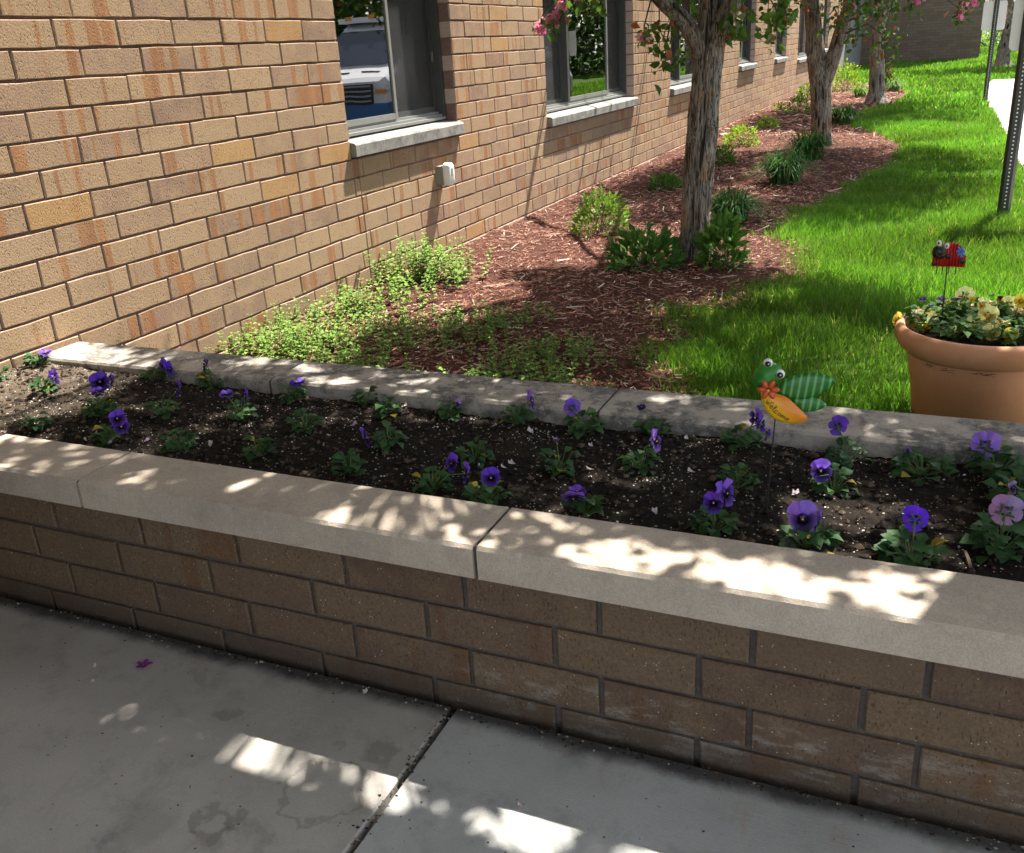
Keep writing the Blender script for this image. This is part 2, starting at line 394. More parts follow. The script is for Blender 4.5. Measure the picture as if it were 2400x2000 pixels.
# sidewalk slabs with an open joint
sw = struct(bpy.data.objects.new('sidewalk', None)); COL.objects.link(sw)
def slab(x0, x1, y0, y1):
    b = MB(); c = .004
    b.add([(x0,y0,-.1),(x1,y0,-.1),(x1,y1,-.1),(x0,y1,-.1),(x0,y0,SZ-c),(x1,y0,SZ-c),(x1,y1,SZ-c),(x0,y1,SZ-c),
           (x0+c,y0+c,SZ),(x1-c,y0+c,SZ),(x1-c,y1-c,SZ),(x0+c,y1-c,SZ)],
          [(0,1,5,4),(1,2,6,5),(2,3,7,6),(3,0,4,7),(4,5,9,8),(5,6,10,9),(6,7,11,10),(7,4,8,11),(8,9,10,11)])
    b.build('slab', M_side, sw)
xs = [.3, 2.085, 3.90, 5.7]
for i in range(3):
    for y0, y1 in ((-4.83, -3.020), (-6.65, -4.842), (-8.5, -6.662)):
        slab(xs[i]+.007, xs[i+1]-.007, y0, y1)
slab(-.02, .294, -8.5, -3.020)
b = MB(); b.box(-.1, 5.7, -8.5, -2.95, -.12, -.030); b.build('joint_filler', simple('joint_dirt', (.02, .018, .016), .95, .1, .4, 90, .5), sw)

g_ = MB()
go = [(1,0,0),(-1,0,0),(0,1,0),(0,-1,0),(0,0,1),(0,0,-1)]; gf = [(0,2,4),(2,1,4),(1,3,4),(3,0,4),(2,0,5),(1,2,5),(3,1,5),(0,3,5)]
for i in range(1500):
    w = R.random()
    if w < .62: x, y = R.uniform(.4, 4.2), -3.018-abs(R.gauss(0, .016))
    elif w < .78: x, y = 2.085+R.gauss(0, .008), R.uniform(-4.2, -3.02)
    else: x, y = R.uniform(.6, 4), R.uniform(-4, -3.03)
    sz_ = R.uniform(.001, .0042)*(.7 if w > .78 else 1); zz = (SZ+sz_*.3) if w > .78 or y < -3.026 else SZ-.012+R.random()*.012
    g_.add([(x+sz_*q[0]*R.uniform(.7, 1.6), y+sz_*q[1], zz+sz_*q[2]*.7) for q in go], gf, R.choice([(.03, .025, .02), (.06, .05, .04), (.12, .09, .06), (.30, .27, .22), (.02, .02, .018)]))
o = g_.build('grit', M_perl); tag(o, 'loose grit and crumbs along the foot of the planter and in the slab joint', 'grit'); o['kind'] = 'stuff'

# ------------------------------------------------------------------ brick building
bld = thing('brick_building', (0, 0, 0), 'long tan brick building with flashed bricks and dark framed windows', 'building')
WIN = [(0, 52, 6, 'n'), (116, 213, 7, 'w'), (272, 368, 7, 'w'), (437, 490, 6, 'n'), (573, 627, 6, 'n'), (694, 790, 7, 'w'), (866, 918, 6, 'n')]
WIN = [(a*IN, c*IN, 1.587-H_*k, ty) for a, c, k, ty in WIN]
WTOP = 1.587 + H_*8 + .005
WALL_Y0, WALL_Y1 = -8.2, 27.1
b = MB()       # mortar wall with real openings
ys = [WALL_Y0] + [q for w in WIN for q in w[:2]] + [WALL_Y1]
for i in range(0, len(ys), 2): b.box(-.30, -.010, ys[i]+(.003 if i else 0), ys[i+1]-.003, -.1, 3.2)
for (a, c, zs, ty) in WIN:
    b.box(-.30, -.010, a-.003, c+.003, -.1, zs-H_+.002); b.box(-.30, -.010, a-.003, c+.003, WTOP, 3.2)
wall = b.build('wall', M_mortar, bld)

def brick_geo(mb, mp, a0, a1, b0, b1, dep=.09, j=.0022, ch=.0021, seed=None, lipc=True):
    s = seed or (R.random(), R.random(), R.random())
    am = (a1-a0)
    jit = lambda: R.uniform(-j, j)
    o = [(a0+jit(), b0+jit()), (a0+am*.33, b0+jit()), (a0+am*.67, b0+jit()), (a1+jit(), b0+jit()),
         (a1+jit(), b1+jit()), (a0+am*.67, b1+jit()), (a0+am*.33, b1+jit()), (a0+jit(), b1+jit())]
    ca, cb = (a0+a1)/2, (b0+b1)/2
    pr = R.uniform(-.0012, .0012)
    def ins(q, d): return (q[0]+(d if q[0] < ca-.3*am else (-d if q[0] > ca+.3*am else 0)), q[1]+(d if q[1] < cb else -d))
    V = [mp(*ins(q, ch*R.uniform(.7, 1.5)), pr) for q in o] + [mp(q[0], q[1], pr-ch) for q in o] + [mp(q[0], q[1], -dep) for q in o]
    F = [tuple(range(8))]
    for k in range(8):
        k2 = (k+1) % 8; F += [(8+k, 8+k2, k2, k), (16+k, 16+k2, 8+k2, 8+k)]
    lip = (s[0], 1.7 if lipc else s[1], s[2])
    mb.add(V, F, [s]*8+[lip]*8+[lip]*8)
wmap = lambda a, b_, d: (d, a, b_)
rows = []
CJ = .055     # control joint below the first window
for n in range(-16, 16):
    zb = 1.587 - H_*n; z0, z1 = zb+.005, zb+H_-.005
    if z1 > 3.2 or z1 < -.02: continue
    off = -8*IN if n % 2 == 0 else 0.0
    cuts = [w for w in WIN if z0 > w[2]-H_-.02 and z0 < WTOP-.01]
    k = math.ceil((WALL_Y0-off)/L_)
    while off+k*L_ < WALL_Y1:
        a0, a1 = off+k*L_+.005, off+(k+1)*L_-.005; k += 1
        segs = [(a0, min(a1, WALL_Y1))]
        for w in cuts:
            ns = []
            for (p0, p1) in segs:
                if p1 <= w[0] or p0 >= w[1]: ns.append((p0, p1))
                else:
                    if p0 < w[0]: ns.append((p0, w[0]))
                    if p1 > w[1]: ns.append((w[1], p1))
            segs = ns
        if z1 < WIN[0][2]-H_+.01:
            ns = []
            for (p0, p1) in segs:
                if p0 < CJ < p1:
                    if CJ-.005-p0 > .02: ns.append((p0, CJ-.005))
                    if p1-CJ-.005 > .02: ns.append((CJ+.005, p1))
                else: ns.append((p0, p1))
            segs = ns
        for (p0, p1) in segs:
            if p1-p0 > .02: rows.append((p0, p1, z0, z1))
def seen(q):
    u, v, d = proj((0, (q[0]+q[1])/2, (q[2]+q[3])/2))
    if d < .5 or not (-60 < u < 2460 and -60 < v < 2000) or q[3] < GZ: return 0
    return (q[1]-q[0])*(q[3]-q[2])/d**3
rows.sort(key=seen, reverse=True)
rest = MB()
for i, q in enumerate(rows):
    if i < 300 and seen(q) > 0:
        mb = MB(); brick_geo(mb, wmap, *q); o = mb.build('brick', M_brick, wall)
    else: brick_geo(rest, wmap, *q)
stuff(rest.build('brick_field', M_brick, wall))
b = MB(); b.box(-.02, -.004, CJ-.006, CJ+.006, -.02, WIN[0][2]-H_); b.build('control_joint', M_caulk, bld)
# plain upper wall, eave
b = MB(); b.box(-.30, -.002, WALL_Y0, WALL_Y1, 3.2, 3.9); b.box(-3, .012, WALL_Y0, WALL_Y1, 3.9, 4.1); b.build('upper_wall', simple('fascia', (.30, .22, .15), .8, .2, .1, 5), bld)
# foundation strip
b = MB(); b.box(-.2, .004, WALL_Y0, WALL_Y1, -.1, GZ+.035); b.build('foundation', mortar_mat('foundation_concrete', (.42, .32, .27)), bld)

def window(a, c, zs, ty, near):
    w = bpy.data.objects.new('window', None); COL.objects.link(w); w.parent = bld
    XO = -.078
    # sill stone
    d = .036 if near else .045
    b = MB(); y0, y1 = a-.002, c+.02
    z1 = zs-.004; z0 = zs-H_+.012; r_ = .008
    pr = [(-.20, z0), (d-.004, z0), (d, z0+.004), (d+.001, z1-.022), (d-r_, z1-.012), (XO-.04, z1+.012), (-.2, z1+.012)]
    V = [(x, y0, z) for x, z in pr]+[(x, y1, z) for x, z in pr]; n = len(pr)
    F = [tuple(range(n)), tuple(range(2*n-1, n-1, -1))]+[(i, n+i, n+(i+1) % n, (i+1) % n) for i in range(n)]
    b.add(V, F); b.build('sill', M_sill, w)
    zb, zt = zs+.012, WTOP-.01
    # outer frame
    b = MB(); fw = .04
    b.box(XO-.10, XO, a+.002, a+fw, zb, zt); b.box(XO-.10, XO, c-fw, c-.002, zb, zt); b.box(XO-.10, XO, a+fw, c-fw, zt-fw, zt)
    b.build('frame', M_frame, w)
    b = MB()
    b.box(XO-.10, XO+.012, a+fw, c-fw, zb, zb+.016); b.box(XO-.10, XO-.012, a+fw, c-fw, zb+.016, zb+.032); b.box(XO-.1, XO-.036, a+fw, c-fw, zb+.032, zb+.048)
    b.build('track', M_framel, w)
    zg = zb+.048
    def sash(p0, p1, x, nm='sash', s=.026):
        b = MB()
        b.box(x-.022, x, p0, p0+s, zg, zt-fw); b.box(x-.022, x, p1-s, p1, zg, zt-fw)
        b.box(x-.022, x-.001, p0+s, p1-s, zg, zg+s*1.3); b.box(x-.022, x-.001, p0+s, p1-s, zt-fw-s, zt-fw)
        b.build(nm, M_framel if nm == 'sash' else M_frame, w)
        return p0+s, p1-s, zg+s*1.3, zt-fw-s
    def pane(p, x, mat, nm):
        b = MB(); b.box(x-.004, x, p[0], p[1], p[2], p[3]); b.build(nm, mat, w)
    if ty == 'n':
        m_ = a+.53*(c-a)
        p = sash(a+fw, m_+.02, XO-.022); pane(p, XO-.032, M_glass, 'pane')
        p2 = sash(m_-.01, c-fw, XO-.052, 'screen_frame'); pane(p2, XO-.066, M_glass, 'pane'); pane(p2, XO-.058, M_screen, 'insect_screen')
        b = MB(); b.box(XO-.05, XO-.038, c-fw-.02, c-fw-.012, zb+.36, zb+.42); b.build('latch', M_framel, w)
    else:
        q1, q2 = a+.30*(c-a), a+.78*(c-a)
        p = sash(a+fw, q1-.03, XO-.052, 'screen_frame'); pane(p, XO-.066, M_glass, 'pane'); pane(p, XO-.058, M_screen, 'insect_screen')
        b = MB(); b.box(XO-.09, XO+.004, q1-.03, q1+.02, zb+.048, zt-fw); b.build('mullion', M_frame, w)
        p = sash(q1+.02, q2, XO-.022); pane(p, XO-.032, M_glass, 'pane')
        p = sash(q2-.005, c-fw, XO-.052, 'screen_frame'); pane(p, XO-.066, M_glass, 'pane'); pane(p, XO-.058, M_screen, 'insect_screen')
    # blinds inside
    b = MB(); z = zb+.09; xb = XO-.125
    while z < zt-.03:
        b.add([(xb-.011, a+.03, z+.013), (xb+.011, a+.03, z-.013), (xb+.011, c-.03, z-.013), (xb-.011, c-.03, z+.013)], [(0, 1, 2, 3)]); z += .043
    for t in (.12, .36, .62, .88): b.box(xb-.001, xb+.001, a+t*(c-a)-.001, a+t*(c-a)+.001, zb+.05, zt)
    stuff(b.build('blinds', M_blind, w))
    # room behind
    b = MB(); x0, x1 = -1.6, XO-.16
    b.add([(x1,a,zs-.4),(x0,a,zs-.4),(x0,c,zs-.4),(x1,c,zs-.4),(x1,a,zt+.1),(x0,a,zt+.1),(x0,c,zt+.1),(x1,c,zt+.1)],
          [(0,1,2,3),(7,6,5,4),(1,0,4,5),(2,1,5,6),(3,2,6,7)]); b.build('room', M_dark, w)
for i, w_ in enumerate(WIN): window(*w_, i == 0)

# set-back grey section and the cross wing
b = MB(); b.box(-.4, -.12, 27.1, 36, -.1, 4.0); gw = b.build('grey_wall', M_greywall, bld)
for y in (29.6, 33.0):
    b = MB(); b.box(-.13, -.10, y, y+1.0, 1.0, 2.3); wn_ = b.build('window', M_frame, bld); b = MB(); b.box(-.11, -.09, y+.08, y+.92, 1.08, 2.22); b.build('pane', M_glass, wn_); b = MB(); b.box(-.13, -.06, y-.05, y+1.05, .92, 1.0); b.build('sill', M_sill, wn_)
def wingmat():
    m = Mat('wing_brick', .9, .1); br = m.new('ShaderNodeTexBrick'); P = m.pos(); mp = m.new('ShaderNodeMapping'); mp.inputs['Rotation'].default_value = (math.radians(-90), 0, 0)
    m.L(P, mp.inputs[0]); m.L(mp.outputs[0], br.inputs['Vector']); br.inputs['Scale'].default_value = 1.0
    br.inputs['Color1'].default_value = (.19, .14, .105, 1); br.inputs['Color2'].default_value = (.15, .105, .078, 1); br.inputs['Mortar'].default_value = (.10, .085, .075, 1)
    br.inputs['Brick Width'].default_value = .305; br.inputs['Row Height'].default_value = .1016; br.inputs['Mortar Size'].default_value = .006
    m.color(br.outputs[0]); return m.m
b = MB(); b.box(-.4, 4.0, 36, 48, -.1, 12.5); b.build('cross_wing', wingmat(), bld)

# ------------------------------------------------------------------ entrance canopy over the walk (behind and above the camera)
cn = thing('entrance_canopy', (3.6, -1.75, GZ), 'flat entrance canopy on a square brick column beside the planter', 'canopy')
b = MB(); b.box(.02, 5.3, -6.6, -1.68, 3.0, 3.35); at_origin(b.build('roof_slab', simple('canopy_soffit', (.62, .60, .56), .85, .2, .08, 3), None), cn)
b = MB(); b.box(3.44, 3.90, -1.98, -1.70, GZ-.1, 3.0); at_origin(b.build('column', wingmat(), None), cn)
b = MB(); b.box(.012, 1.15, -6.6, -4.35, -.1, 2.998); at_origin(b.build('light_block_wall', wingmat(), None), cn)  # unseen wall, added to keep light off the left of the planter front
b = MB(); b.box(4.7, 5.15, -6.5, -6.05, -.1, 3.0); at_origin(b.build('column', wingmat(), None), cn)

# ------------------------------------------------------------------ raised planter
PX1 = 4.4
YF, CAPB, CAPT = -2.998, .364, .440
pl = thing('raised_planter', (2.2, -2.5, 0), 'low brick raised planter with cast stone coping beside the walk', 'planter')
b = MB()
b.box(0.0, PX1, YF+.010, YF+.19, -.1, CAPB); b.box(0.0, PX1, -2.22, -2.045, -.1, CAPB); b.box(PX1-.19, PX1-.01, YF+.19, -2.22, -.1, CAPB)
pw = at_origin(b.build('wall', M_mortar2, None), pl)
X0 = 2.429
fmap = lambda a, b_, d: (a, YF-d, b_)
bmap = lambda a, b_, d: (a, -2.035+d, b_)
for r_ in range(4):
    zt = .355 if r_ == 0 else .260-.1016*(r_-1)-.005
    zb = .260-.1016*r_+.005
    off = X0 if r_ % 2 == 0 else X0-.1016
    for k in range(-9, 8):
        a0, a1 = off+k*L_+.006, off+(k+1)*L_-.006
        if a1 < .05 or a0 > PX1-.05: continue
        a0 = max(a0, .01); a1 = min(a1, PX1-.02)
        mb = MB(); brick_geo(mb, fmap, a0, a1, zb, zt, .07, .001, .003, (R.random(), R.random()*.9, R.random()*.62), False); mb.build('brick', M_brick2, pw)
mb = MB()
for r_ in range(3):
    zt = .352 if r_ == 0 else .260-.1016*(r_-1)-.005
    for k in range(-9, 8):
        a0, a1 = X0+k*L_+.006+(.1 if r_ % 2 else 0), X0+(k+1)*L_-.006+(.1 if r_ % 2 else 0)
        if a1 < .05 or a0 > PX1-.05: continue
        brick_geo(mb, bmap, max(a0, .01), min(a1, PX1-.02), .260-.1016*r_+.005, zt, .07)
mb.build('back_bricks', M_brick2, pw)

def coping(x0, x1, y0, y1, mat, skew=0):
    """cast stone block with worn, slightly uneven arrises"""
    b = MB(); n = max(4, int((x1-x0)/.011)); V = []; rr = .007
    sd_ = R.random()*50
    for i in range(n+1):
        x = x0+(x1-x0)*i/n; e = .0022*mn.noise((x*38, sd_, 0))+.0020*mn.noise((x*140, sd_, 3))+.011*max(0, mn.noise((x*17, sd_, 21))-.45); e2 = .0022*mn.noise((x*38, sd_, 9))+.002*mn.noise((x*140, sd_, 5))+.011*max(0, mn.noise((x*17, sd_, 33))-.45)
        t = skew*(x-x0)
        V += [(x, y0, CAPB), (x, y0+abs(e)*.4, CAPT-rr-abs(e)), (x, y0+rr+abs(e), CAPT), (x, y1-rr-abs(e2), CAPT), (x, y1-abs(e2)*.4, CAPT-rr-abs(e2)), (x, y1, CAPB)]
    F = []
    for i in range(n):
        o, q = 6*i, 6*i+6
        F += [(o+k, q+k, q+k+1, o+k+1) for k in range(5)]+[(o+5, q+5, q, o)]
    F += [(5, 4, 3, 2, 1, 0), tuple(6*n+k for k in range(6))]
    b.add(V, F); return at_origin(b.build('coping_stone', mat, None), pl)
CJX = [0.0, 1.055, 2.172, 3.28, PX1+.02]
for i in range(4):
    coping(CJX[i]+(.005 if i else 0), CJX[i+1]-.005, YF-.028, -2.832, M_cap)
    coping(CJX[i]+(.005 if i else 0), CJX[i+1]-.005, -2.238, -2.032, M_cap2)
b = MB()
for x in CJX[1:4]: b.box(x-.0055, x+.0055, YF-.020, -2.836, CAPB+.003, CAPT-.005); b.box(x-.0055, x+.0055, -2.234, -2.036, CAPB+.003, CAPT-.006)
at_origin(b.build('coping_joint', M_mortar2, None), pl)
b = MB(); b.box(PX1-.2, PX1+.02, -2.83, -2.24, CAPB, CAPT); at_origin(b.build('coping_stone', M_cap, None), pl)

# soil
def soil_z(x, y):
    z = .402+.030*math.exp(-(x/.5)**2)+.010*mn.noise((x*3, y*3, 1))+.006*mn.noise((x*11, y*11, 4))+.003*mn.noise((x*40, y*40, 2))
    e = min(abs(y+2.832), abs(y+2.238)); z -= .010*math.exp(-(e/.03)**2)
    return z
nx, ny = 300, 52; V = []; F = []
for j in range(ny):
    for i in range(nx):
        x = .0+4.2*i/(nx-1); y = -2.85+.63*j/(ny-1); V.append((x, y, soil_z(x, y)+R.uniform(-.0022, .0022)))
for j in range(ny-1):
    for i in range(nx-1): F.append((j*nx+i, j*nx+i+1, (j+1)*nx+i+1, (j+1)*nx+i))
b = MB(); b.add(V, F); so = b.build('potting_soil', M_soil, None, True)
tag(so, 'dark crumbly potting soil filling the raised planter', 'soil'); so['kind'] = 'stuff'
# perlite and crumbs
b = MB()
oct_ = [(1,0,0),(-1,0,0),(0,1,0),(0,-1,0),(0,0,1),(0,0,-1)]; octf = [(0,2,4),(2,1,4),(1,3,4),(3,0,4),(2,0,5),(1,2,5),(3,1,5),(0,3,5)]
for i in range(13000):
    x, y = R.uniform(.01, 4.1), R.uniform(-2.83, -2.24)
    w = R.random()*(1.5-1.1*max(0, min(1, .5+1.1*mn.noise((x*7, y*7, 3)))))
    if w < .30: s_, c_ = R.uniform(.0010, .0030)*R.choice([.7, 1, 1, 1.25]), R.choice([(.50, .46, .39), (.36, .31, .24), (.58, .54, .47), (.28, .21, .14)])
    else: s_, c_ = R.uniform(.0018, .0060)*R.choice([.6, 1, 1, 1.9]), R.choice([(.03, .022, .016), (.05, .037, .028), (.10, .07, .05), (.02, .016, .013)])
    z = soil_z(x, y)+s_*.3; a = R.random()*6.28; ca, sa = math.cos(a), math.sin(a); e1, e2 = R.uniform(.7, 1.5), R.uniform(.5, 1)
    b.add([(x+s_*(q[0]*e1*ca-q[1]*sa), y+s_*(q[0]*e1*sa+q[1]*ca), z+s_*q[2]*e2) for q in oct_], octf, c_)
o = b.build('soil_crumbs', M_perl); tag(o, 'white perlite grains and soil crumbs scattered over the planter soil', 'soil'); o['kind'] = 'stuff'

# ------------------------------------------------------------------ mulch bed
ME = [(-2.04, 2.34), (-1.55, 2.28), (-1.16, 2.2), (-.74, 2.03), (-.1, 2.02), (.3, 2.25), (.67, 2.44), (1.1, 2.44), (1.83, 2.2), (2.8, 2.12), (4.1, 2.33), (5.2, 2.55), (6.2, 2.62), (7.4, 2.6), (8.6, 2.3), (9.7, 1.86), (11, 1.7), (12.5, 1.85), (14.2, 2.2), (16, 2.32), (17.7, 2.28), (19.5, 1.75), (22, .9), (24, .3), (26, .02)]
MEy, MEx = np.array([q[0] for q in ME]), np.array([q[1] for q in ME])
def edge(y): return np.interp(y, MEy, MEx)
def bed_z(x, y):
    return GZ+.012+.022*mn.noise((x*1.6, y*1.6, 3))+.02*min(1, max(0, (edge(y)-x)/.5))+.010*mn.noise((x*9, y*9, 8))
V = []; F = []; ny, nx = 420, 34
for j in range(ny):
    y = -2.04+28*(j/(ny-1))**1.6
    for i in range(nx):
        x = edge(y)*i/(nx-1); z = bed_z(x, y)
        if i == nx-1: z = GZ-.01
        V.append((x, y, z))
for j in range(ny-1):
    for i in range(nx-1): F.append((j*nx+i, j*nx+i+1, (j+1)*nx+i+1, (j+1)*nx+i))
b = MB(); b.add(V, F); mulch = struct(b.build('mulch_bed', M_mulch, None, True))
chips = MB(); prism = [(0,1,2),(3,5,4),(0,3,4,1),(1,4,5,2),(2,5,3,0)]
pal = [(.25, .115, .078), (.31, .155, .11), (.17, .074, .052), (.36, .21, .155), (.43, .30, .23), (.09, .04, .03), (.28, .135, .092), (.52, .42, .33)]
def chip(x, y, l, w, z=None, c=None):
    z = bed_z(x, y) if z is None else z
    a = R.random()*3.14; t = R.uniform(-.35, .35); d = Vector((math.cos(a), math.sin(a), t)).normalized(); n_ = Vector((-math.sin(a), math.cos(a), R.uniform(-.3, .3)))
    p0 = Vector((x, y, z+R.uniform(.002, .012))); up = Vector((0, 0, 1)); V = []
    for s_, k in ((-.5, R.uniform(.5, 1)), (.5, R.uniform(.3, 1))):
        q = p0+d*(s_*l); V += [q-n_*w*.5*k, q+n_*w*.5*k, q+up*w*.45*k]
    chips.add(V, prism, c or R.choice(pal if R.random() < .45 else pal[:3]+pal[5:7]))
for i in range(34000):
    y = -2.03+10.5*R.random()**1.5; x = R.uniform(.01, edge(y)+.03); chip(x, y, R.uniform(.012, .046), R.uniform(.003, .010))
for i in range(420):
    y = -2.03+7*R.random()**1.4; x = R.uniform(.01, edge(y)+.06); chip(x, y, R.uniform(.05, .13), R.uniform(.008, .016), None, R.choice(pal[2:]))
for i in range(5000):
    y = R.uniform(8, 24); x = R.uniform(.01, edge(y)); chip(x, y, R.uniform(.05, .12), R.uniform(.012, .025))
o = chips.build('bark_mulch', M_chip); tag(o, 'reddish brown shredded bark mulch covering the bed along the wall', 'mulch'); o['kind'] = 'stuff'

# ------------------------------------------------------------------ grass
def blades(n, ysamp, xsamp, h0, h1, w0, w1, keep=None):
    y = ysamp(n); x = xsamp(y)
    if keep is not None:
        k = keep(x, y); x, y = x[k], y[k]
    n = len(x); h = NR.uniform(h0, h1, n)*(1+.35*np.sin(x*5+y*3)*np.sin(y*7-x*2)); w = NR.uniform(w0, w1, n)
    a = NR.uniform(0, 6.283, n); la = NR.uniform(0, 6.283, n); ln = NR.uniform(.1, .75, n)*h
    bx, by = np.cos(a)*w/2, np.sin(a)*w/2; dx, dy = np.cos(la)*ln, np.sin(la)*ln
    z = np.full(n, GZ-.004)
    V = np.stack([np.stack([x-bx, y-by, z], 1), np.stack([x+bx, y+by, z], 1),
                  np.stack([x+dx*.4-bx*.8, y+dy*.4-by*.8, z+h*.62], 1), np.stack([x+dx*.4+bx*.8, y+dy*.4+by*.8, z+h*.62], 1),
                  np.stack([x+dx, y+dy, z+h*.98], 1)], 1).reshape(-1, 3)
    i0 = np.arange(n)[:, None]*5
    T = np.concatenate([i0+np.array([0, 1, 3]), i0+np.array([0, 3, 2]), i0+np.array([2, 3, 4])])
    mix = NR.random(n)[:, None]; patch = (.5+.5*np.sin(x*2.1+1.7*np.sin(y*1.3))*np.cos(y*1.7))[:, None]
    c = (1-mix)*np.array([.045, .135, .012])+mix*np.array([.125, .27, .022]); c = c*(.62+.75*patch); c[:, 0] *= (1+.15*(1-patch[:, 0]))
    dry_or_sunlit = NR.random(n) < .018; c[dry_or_sunlit] = np.array([.34, .29, .13])
    return V, T, np.repeat(c, 5, 0)
def wob(y): return edge(y)+.05*np.sin(y*9)+.04*np.sin(y*23+1)+.03*np.sin(y*51)
sets = [blades(92000, lambda n: NR.uniform(-2.02, 4.2, n), lambda y: wob(y)+(3.66-wob(y))*NR.random(len(y)), .035, .085, .0020, .0042),
        blades(14000, lambda n: NR.uniform(-2.02, 3.0, n), lambda y: wob(y)+NR.normal(0, .10, len(y)), .03, .085, .0025, .005),
        blades(46000, lambda n: NR.uniform(4.2, 12, n), lambda y: wob(y)+(3.66-wob(y))*NR.random(len(y)), .05, .10, .005, .010),
        blades(70000, lambda n: 12+30*NR.random(n)**1.4, lambda y: NR.uniform(0, 1, len(y))*9, .06, .12, .014, .03, lambda x, y: (x > wob(y)) & ((x < np.interp(y, [q[0] for q in pe], [q[1] for q in pe])) | (y > 20.7)) & (y < 35.95)),
        blades(26000, lambda n: NR.uniform(36, 70, n), lambda y: NR.uniform(3.9, 12, len(y)), .08, .16, .03, .06)]
V = []; T = []; Cc = []; o_ = 0
for v, t, c in sets: V.append(v); T.append(t+o_); Cc.append(c); o_ += len(v)
o = npmesh('grass', np.concatenate(V), np.concatenate(T), np.concatenate(Cc), M_grass); tag(o, 'bright green lawn grass between the mulch bed and the path', 'grass'); o['kind'] = 'stuff'

# ------------------------------------------------------------------ leaves (vectorised)
def leafset(P, D, U, l, w, col, fold=.25, curl=.15):
    """P base points, D leaf direction, U leaf-plane up hint; returns V,T,C. 7 vertices, 6 triangles each"""
    n = len(P); D = D/np.linalg.norm(D, axis=1)[:, None]
    Sx = np.cross(D, U); Sx /= (np.linalg.norm(Sx, axis=1)[:, None]+1e-9); Nn = np.cross(Sx, D)
    l = l[:, None]; w = w[:, None]
    mid = P+D*l*.45+Nn*l*curl*.3; up_ = Nn*w*fold
    q = [P, P+D*l*.22-Sx*w*.36+up_*.7, P+D*l*.22+Sx*w*.36+up_*.7, P+D*l*.58-Sx*w*.5+up_, P+D*l*.58+Sx*w*.5+up_, mid, P+D*l-Nn*l*curl]
    V = np.stack(q, 1).reshape(-1, 3); i0 = np.arange(n)[:, None]*7
    tri = [(0, 5, 1), (0, 2, 5), (1, 5, 3), (2, 4, 5), (3, 5, 6), (5, 4, 6)]
    T = np.concatenate([i0+np.array(t) for t in tri])
    return V, T, np.repeat(col, 7, 0)
def cat(sets):
    V = []; T = []; Cc = []; o_ = 0
    for v, t, c in sets: V.append(v); T.append(t+o_); Cc.append(c); o_ += len(v)
    return np.concatenate(V), np.concatenate(T), np.concatenate(Cc)
def rdir(n, zmin=-1, zmax=1):
    z = NR.uniform(zmin, zmax, n); a = NR.uniform(0, 6.283, n); r_ = np.sqrt(np.maximum(0, 1-z*z)); return np.stack([r_*np.cos(a), r_*np.sin(a), z], 1)
def shade(n, c0, c1):
    t = NR.random(n)[:, None]; return (1-t)*np.array(c0)+t*np.array(c1)
def blossom(mb, c, n_, size, col, rnd):
    """five-petalled flower cluster, petals as small cupped fans"""
    nz = Vector(n_).normalized(); a = nz.orthogonal().normalized(); b2 = nz.cross(a)
    ph = rnd.random()*6
    for k in range(5):
        w = ph+k*1.2566; d = a*math.cos(w)+b2*math.sin(w); s_ = nz.cross(d)
        cc = [col[i]*rnd.uniform(.8, 1.2) for i in range(3)]
        p = [c, c+d*size*.45-s_*size*.3+nz*size*.16, c+d*size*.95-s_*size*.22+nz*size*.3, c+d*size*.95+s_*size*.22+nz*size*.3, c+d*size*.45+s_*size*.3+nz*size*.16, c+d*size*.5+nz*size*.05]
        mb.add(p, [(0, 1, 5), (1, 2, 5), (2, 3, 5), (3, 4, 5), (4, 0, 5)], tuple(cc))
    mb.add([c+nz*size*.12+a*size*.1, c+nz*size*.12-a*size*.06+b2*size*.1, c+nz*size*.12-a*size*.06-b2*size*.1], [(0, 1, 2)], (.75, .6, .25))

# ------------------------------------------------------------------ trees
def bark_tube(path, radii, seg, ridge, sd_, flare=0, knots=()):
    """tapered trunk with long vertical ridges, returns MB; vertex colour r carries ridge height"""
    mb = MB(); pts = [Vector(q) for q in path]; n = len(pts); V = []; Cl = []; F = []
    for i, q in enumerate(pts):
        t = (pts[min(i+1, n-1)]-pts[max(i-1, 0)]).normalized(); a = t.cross(Vector((0, 1, 0))).normalized(); b2 = t.cross(a)
        for k in range(seg):
            w = 2*math.pi*k/seg; d = a*math.cos(w)+b2*math.sin(w)
            tw = w+.35*q.z
            r1 = mn.noise((math.cos(tw)*2.6+sd_, math.sin(tw)*2.6, q.z*1.5)); r2 = mn.noise((math.cos(tw)*6+sd_, math.sin(tw)*6, q.z*3.4+7)); r3 = mn.noise((math.cos(tw)*12, math.sin(tw)*12+sd_, q.z*11))
            h = (1-3.2*abs(r2))*.55+r1*.65+r3*.4
            rad = radii[i]*(1+ridge*h)
            if flare and q.z-pts[0].z < .22: rad *= 1+flare*(1-(q.z-pts[0].z)/.22)**2*(1+.5*math.sin(5*w+sd_))
            P_ = q+d*rad
            for (kp, kr, kh) in knots:
                dd = (P_-Vector(kp)).length
                if dd < kr*1.6: P_ += d*kh*(math.exp(-((dd-kr*.75)/(kr*.35))**2)-.6*math.exp(-(dd/(kr*.45))**2))
            V.append(P_); Cl.append((min(1, max(0, .5+.5*h)), .5, .5))
    for i in range(n-1):
        for k in range(seg):
            k2 = (k+1) % seg; F.append((i*seg+k, i*seg+k2, (i+1)*seg+k2, (i+1)*seg+k))
    F.append(tuple(range(seg))[::-1]); F.append(tuple((n-1)*seg+k for k in range(seg)))
    mb.add(V, F, Cl); return mb
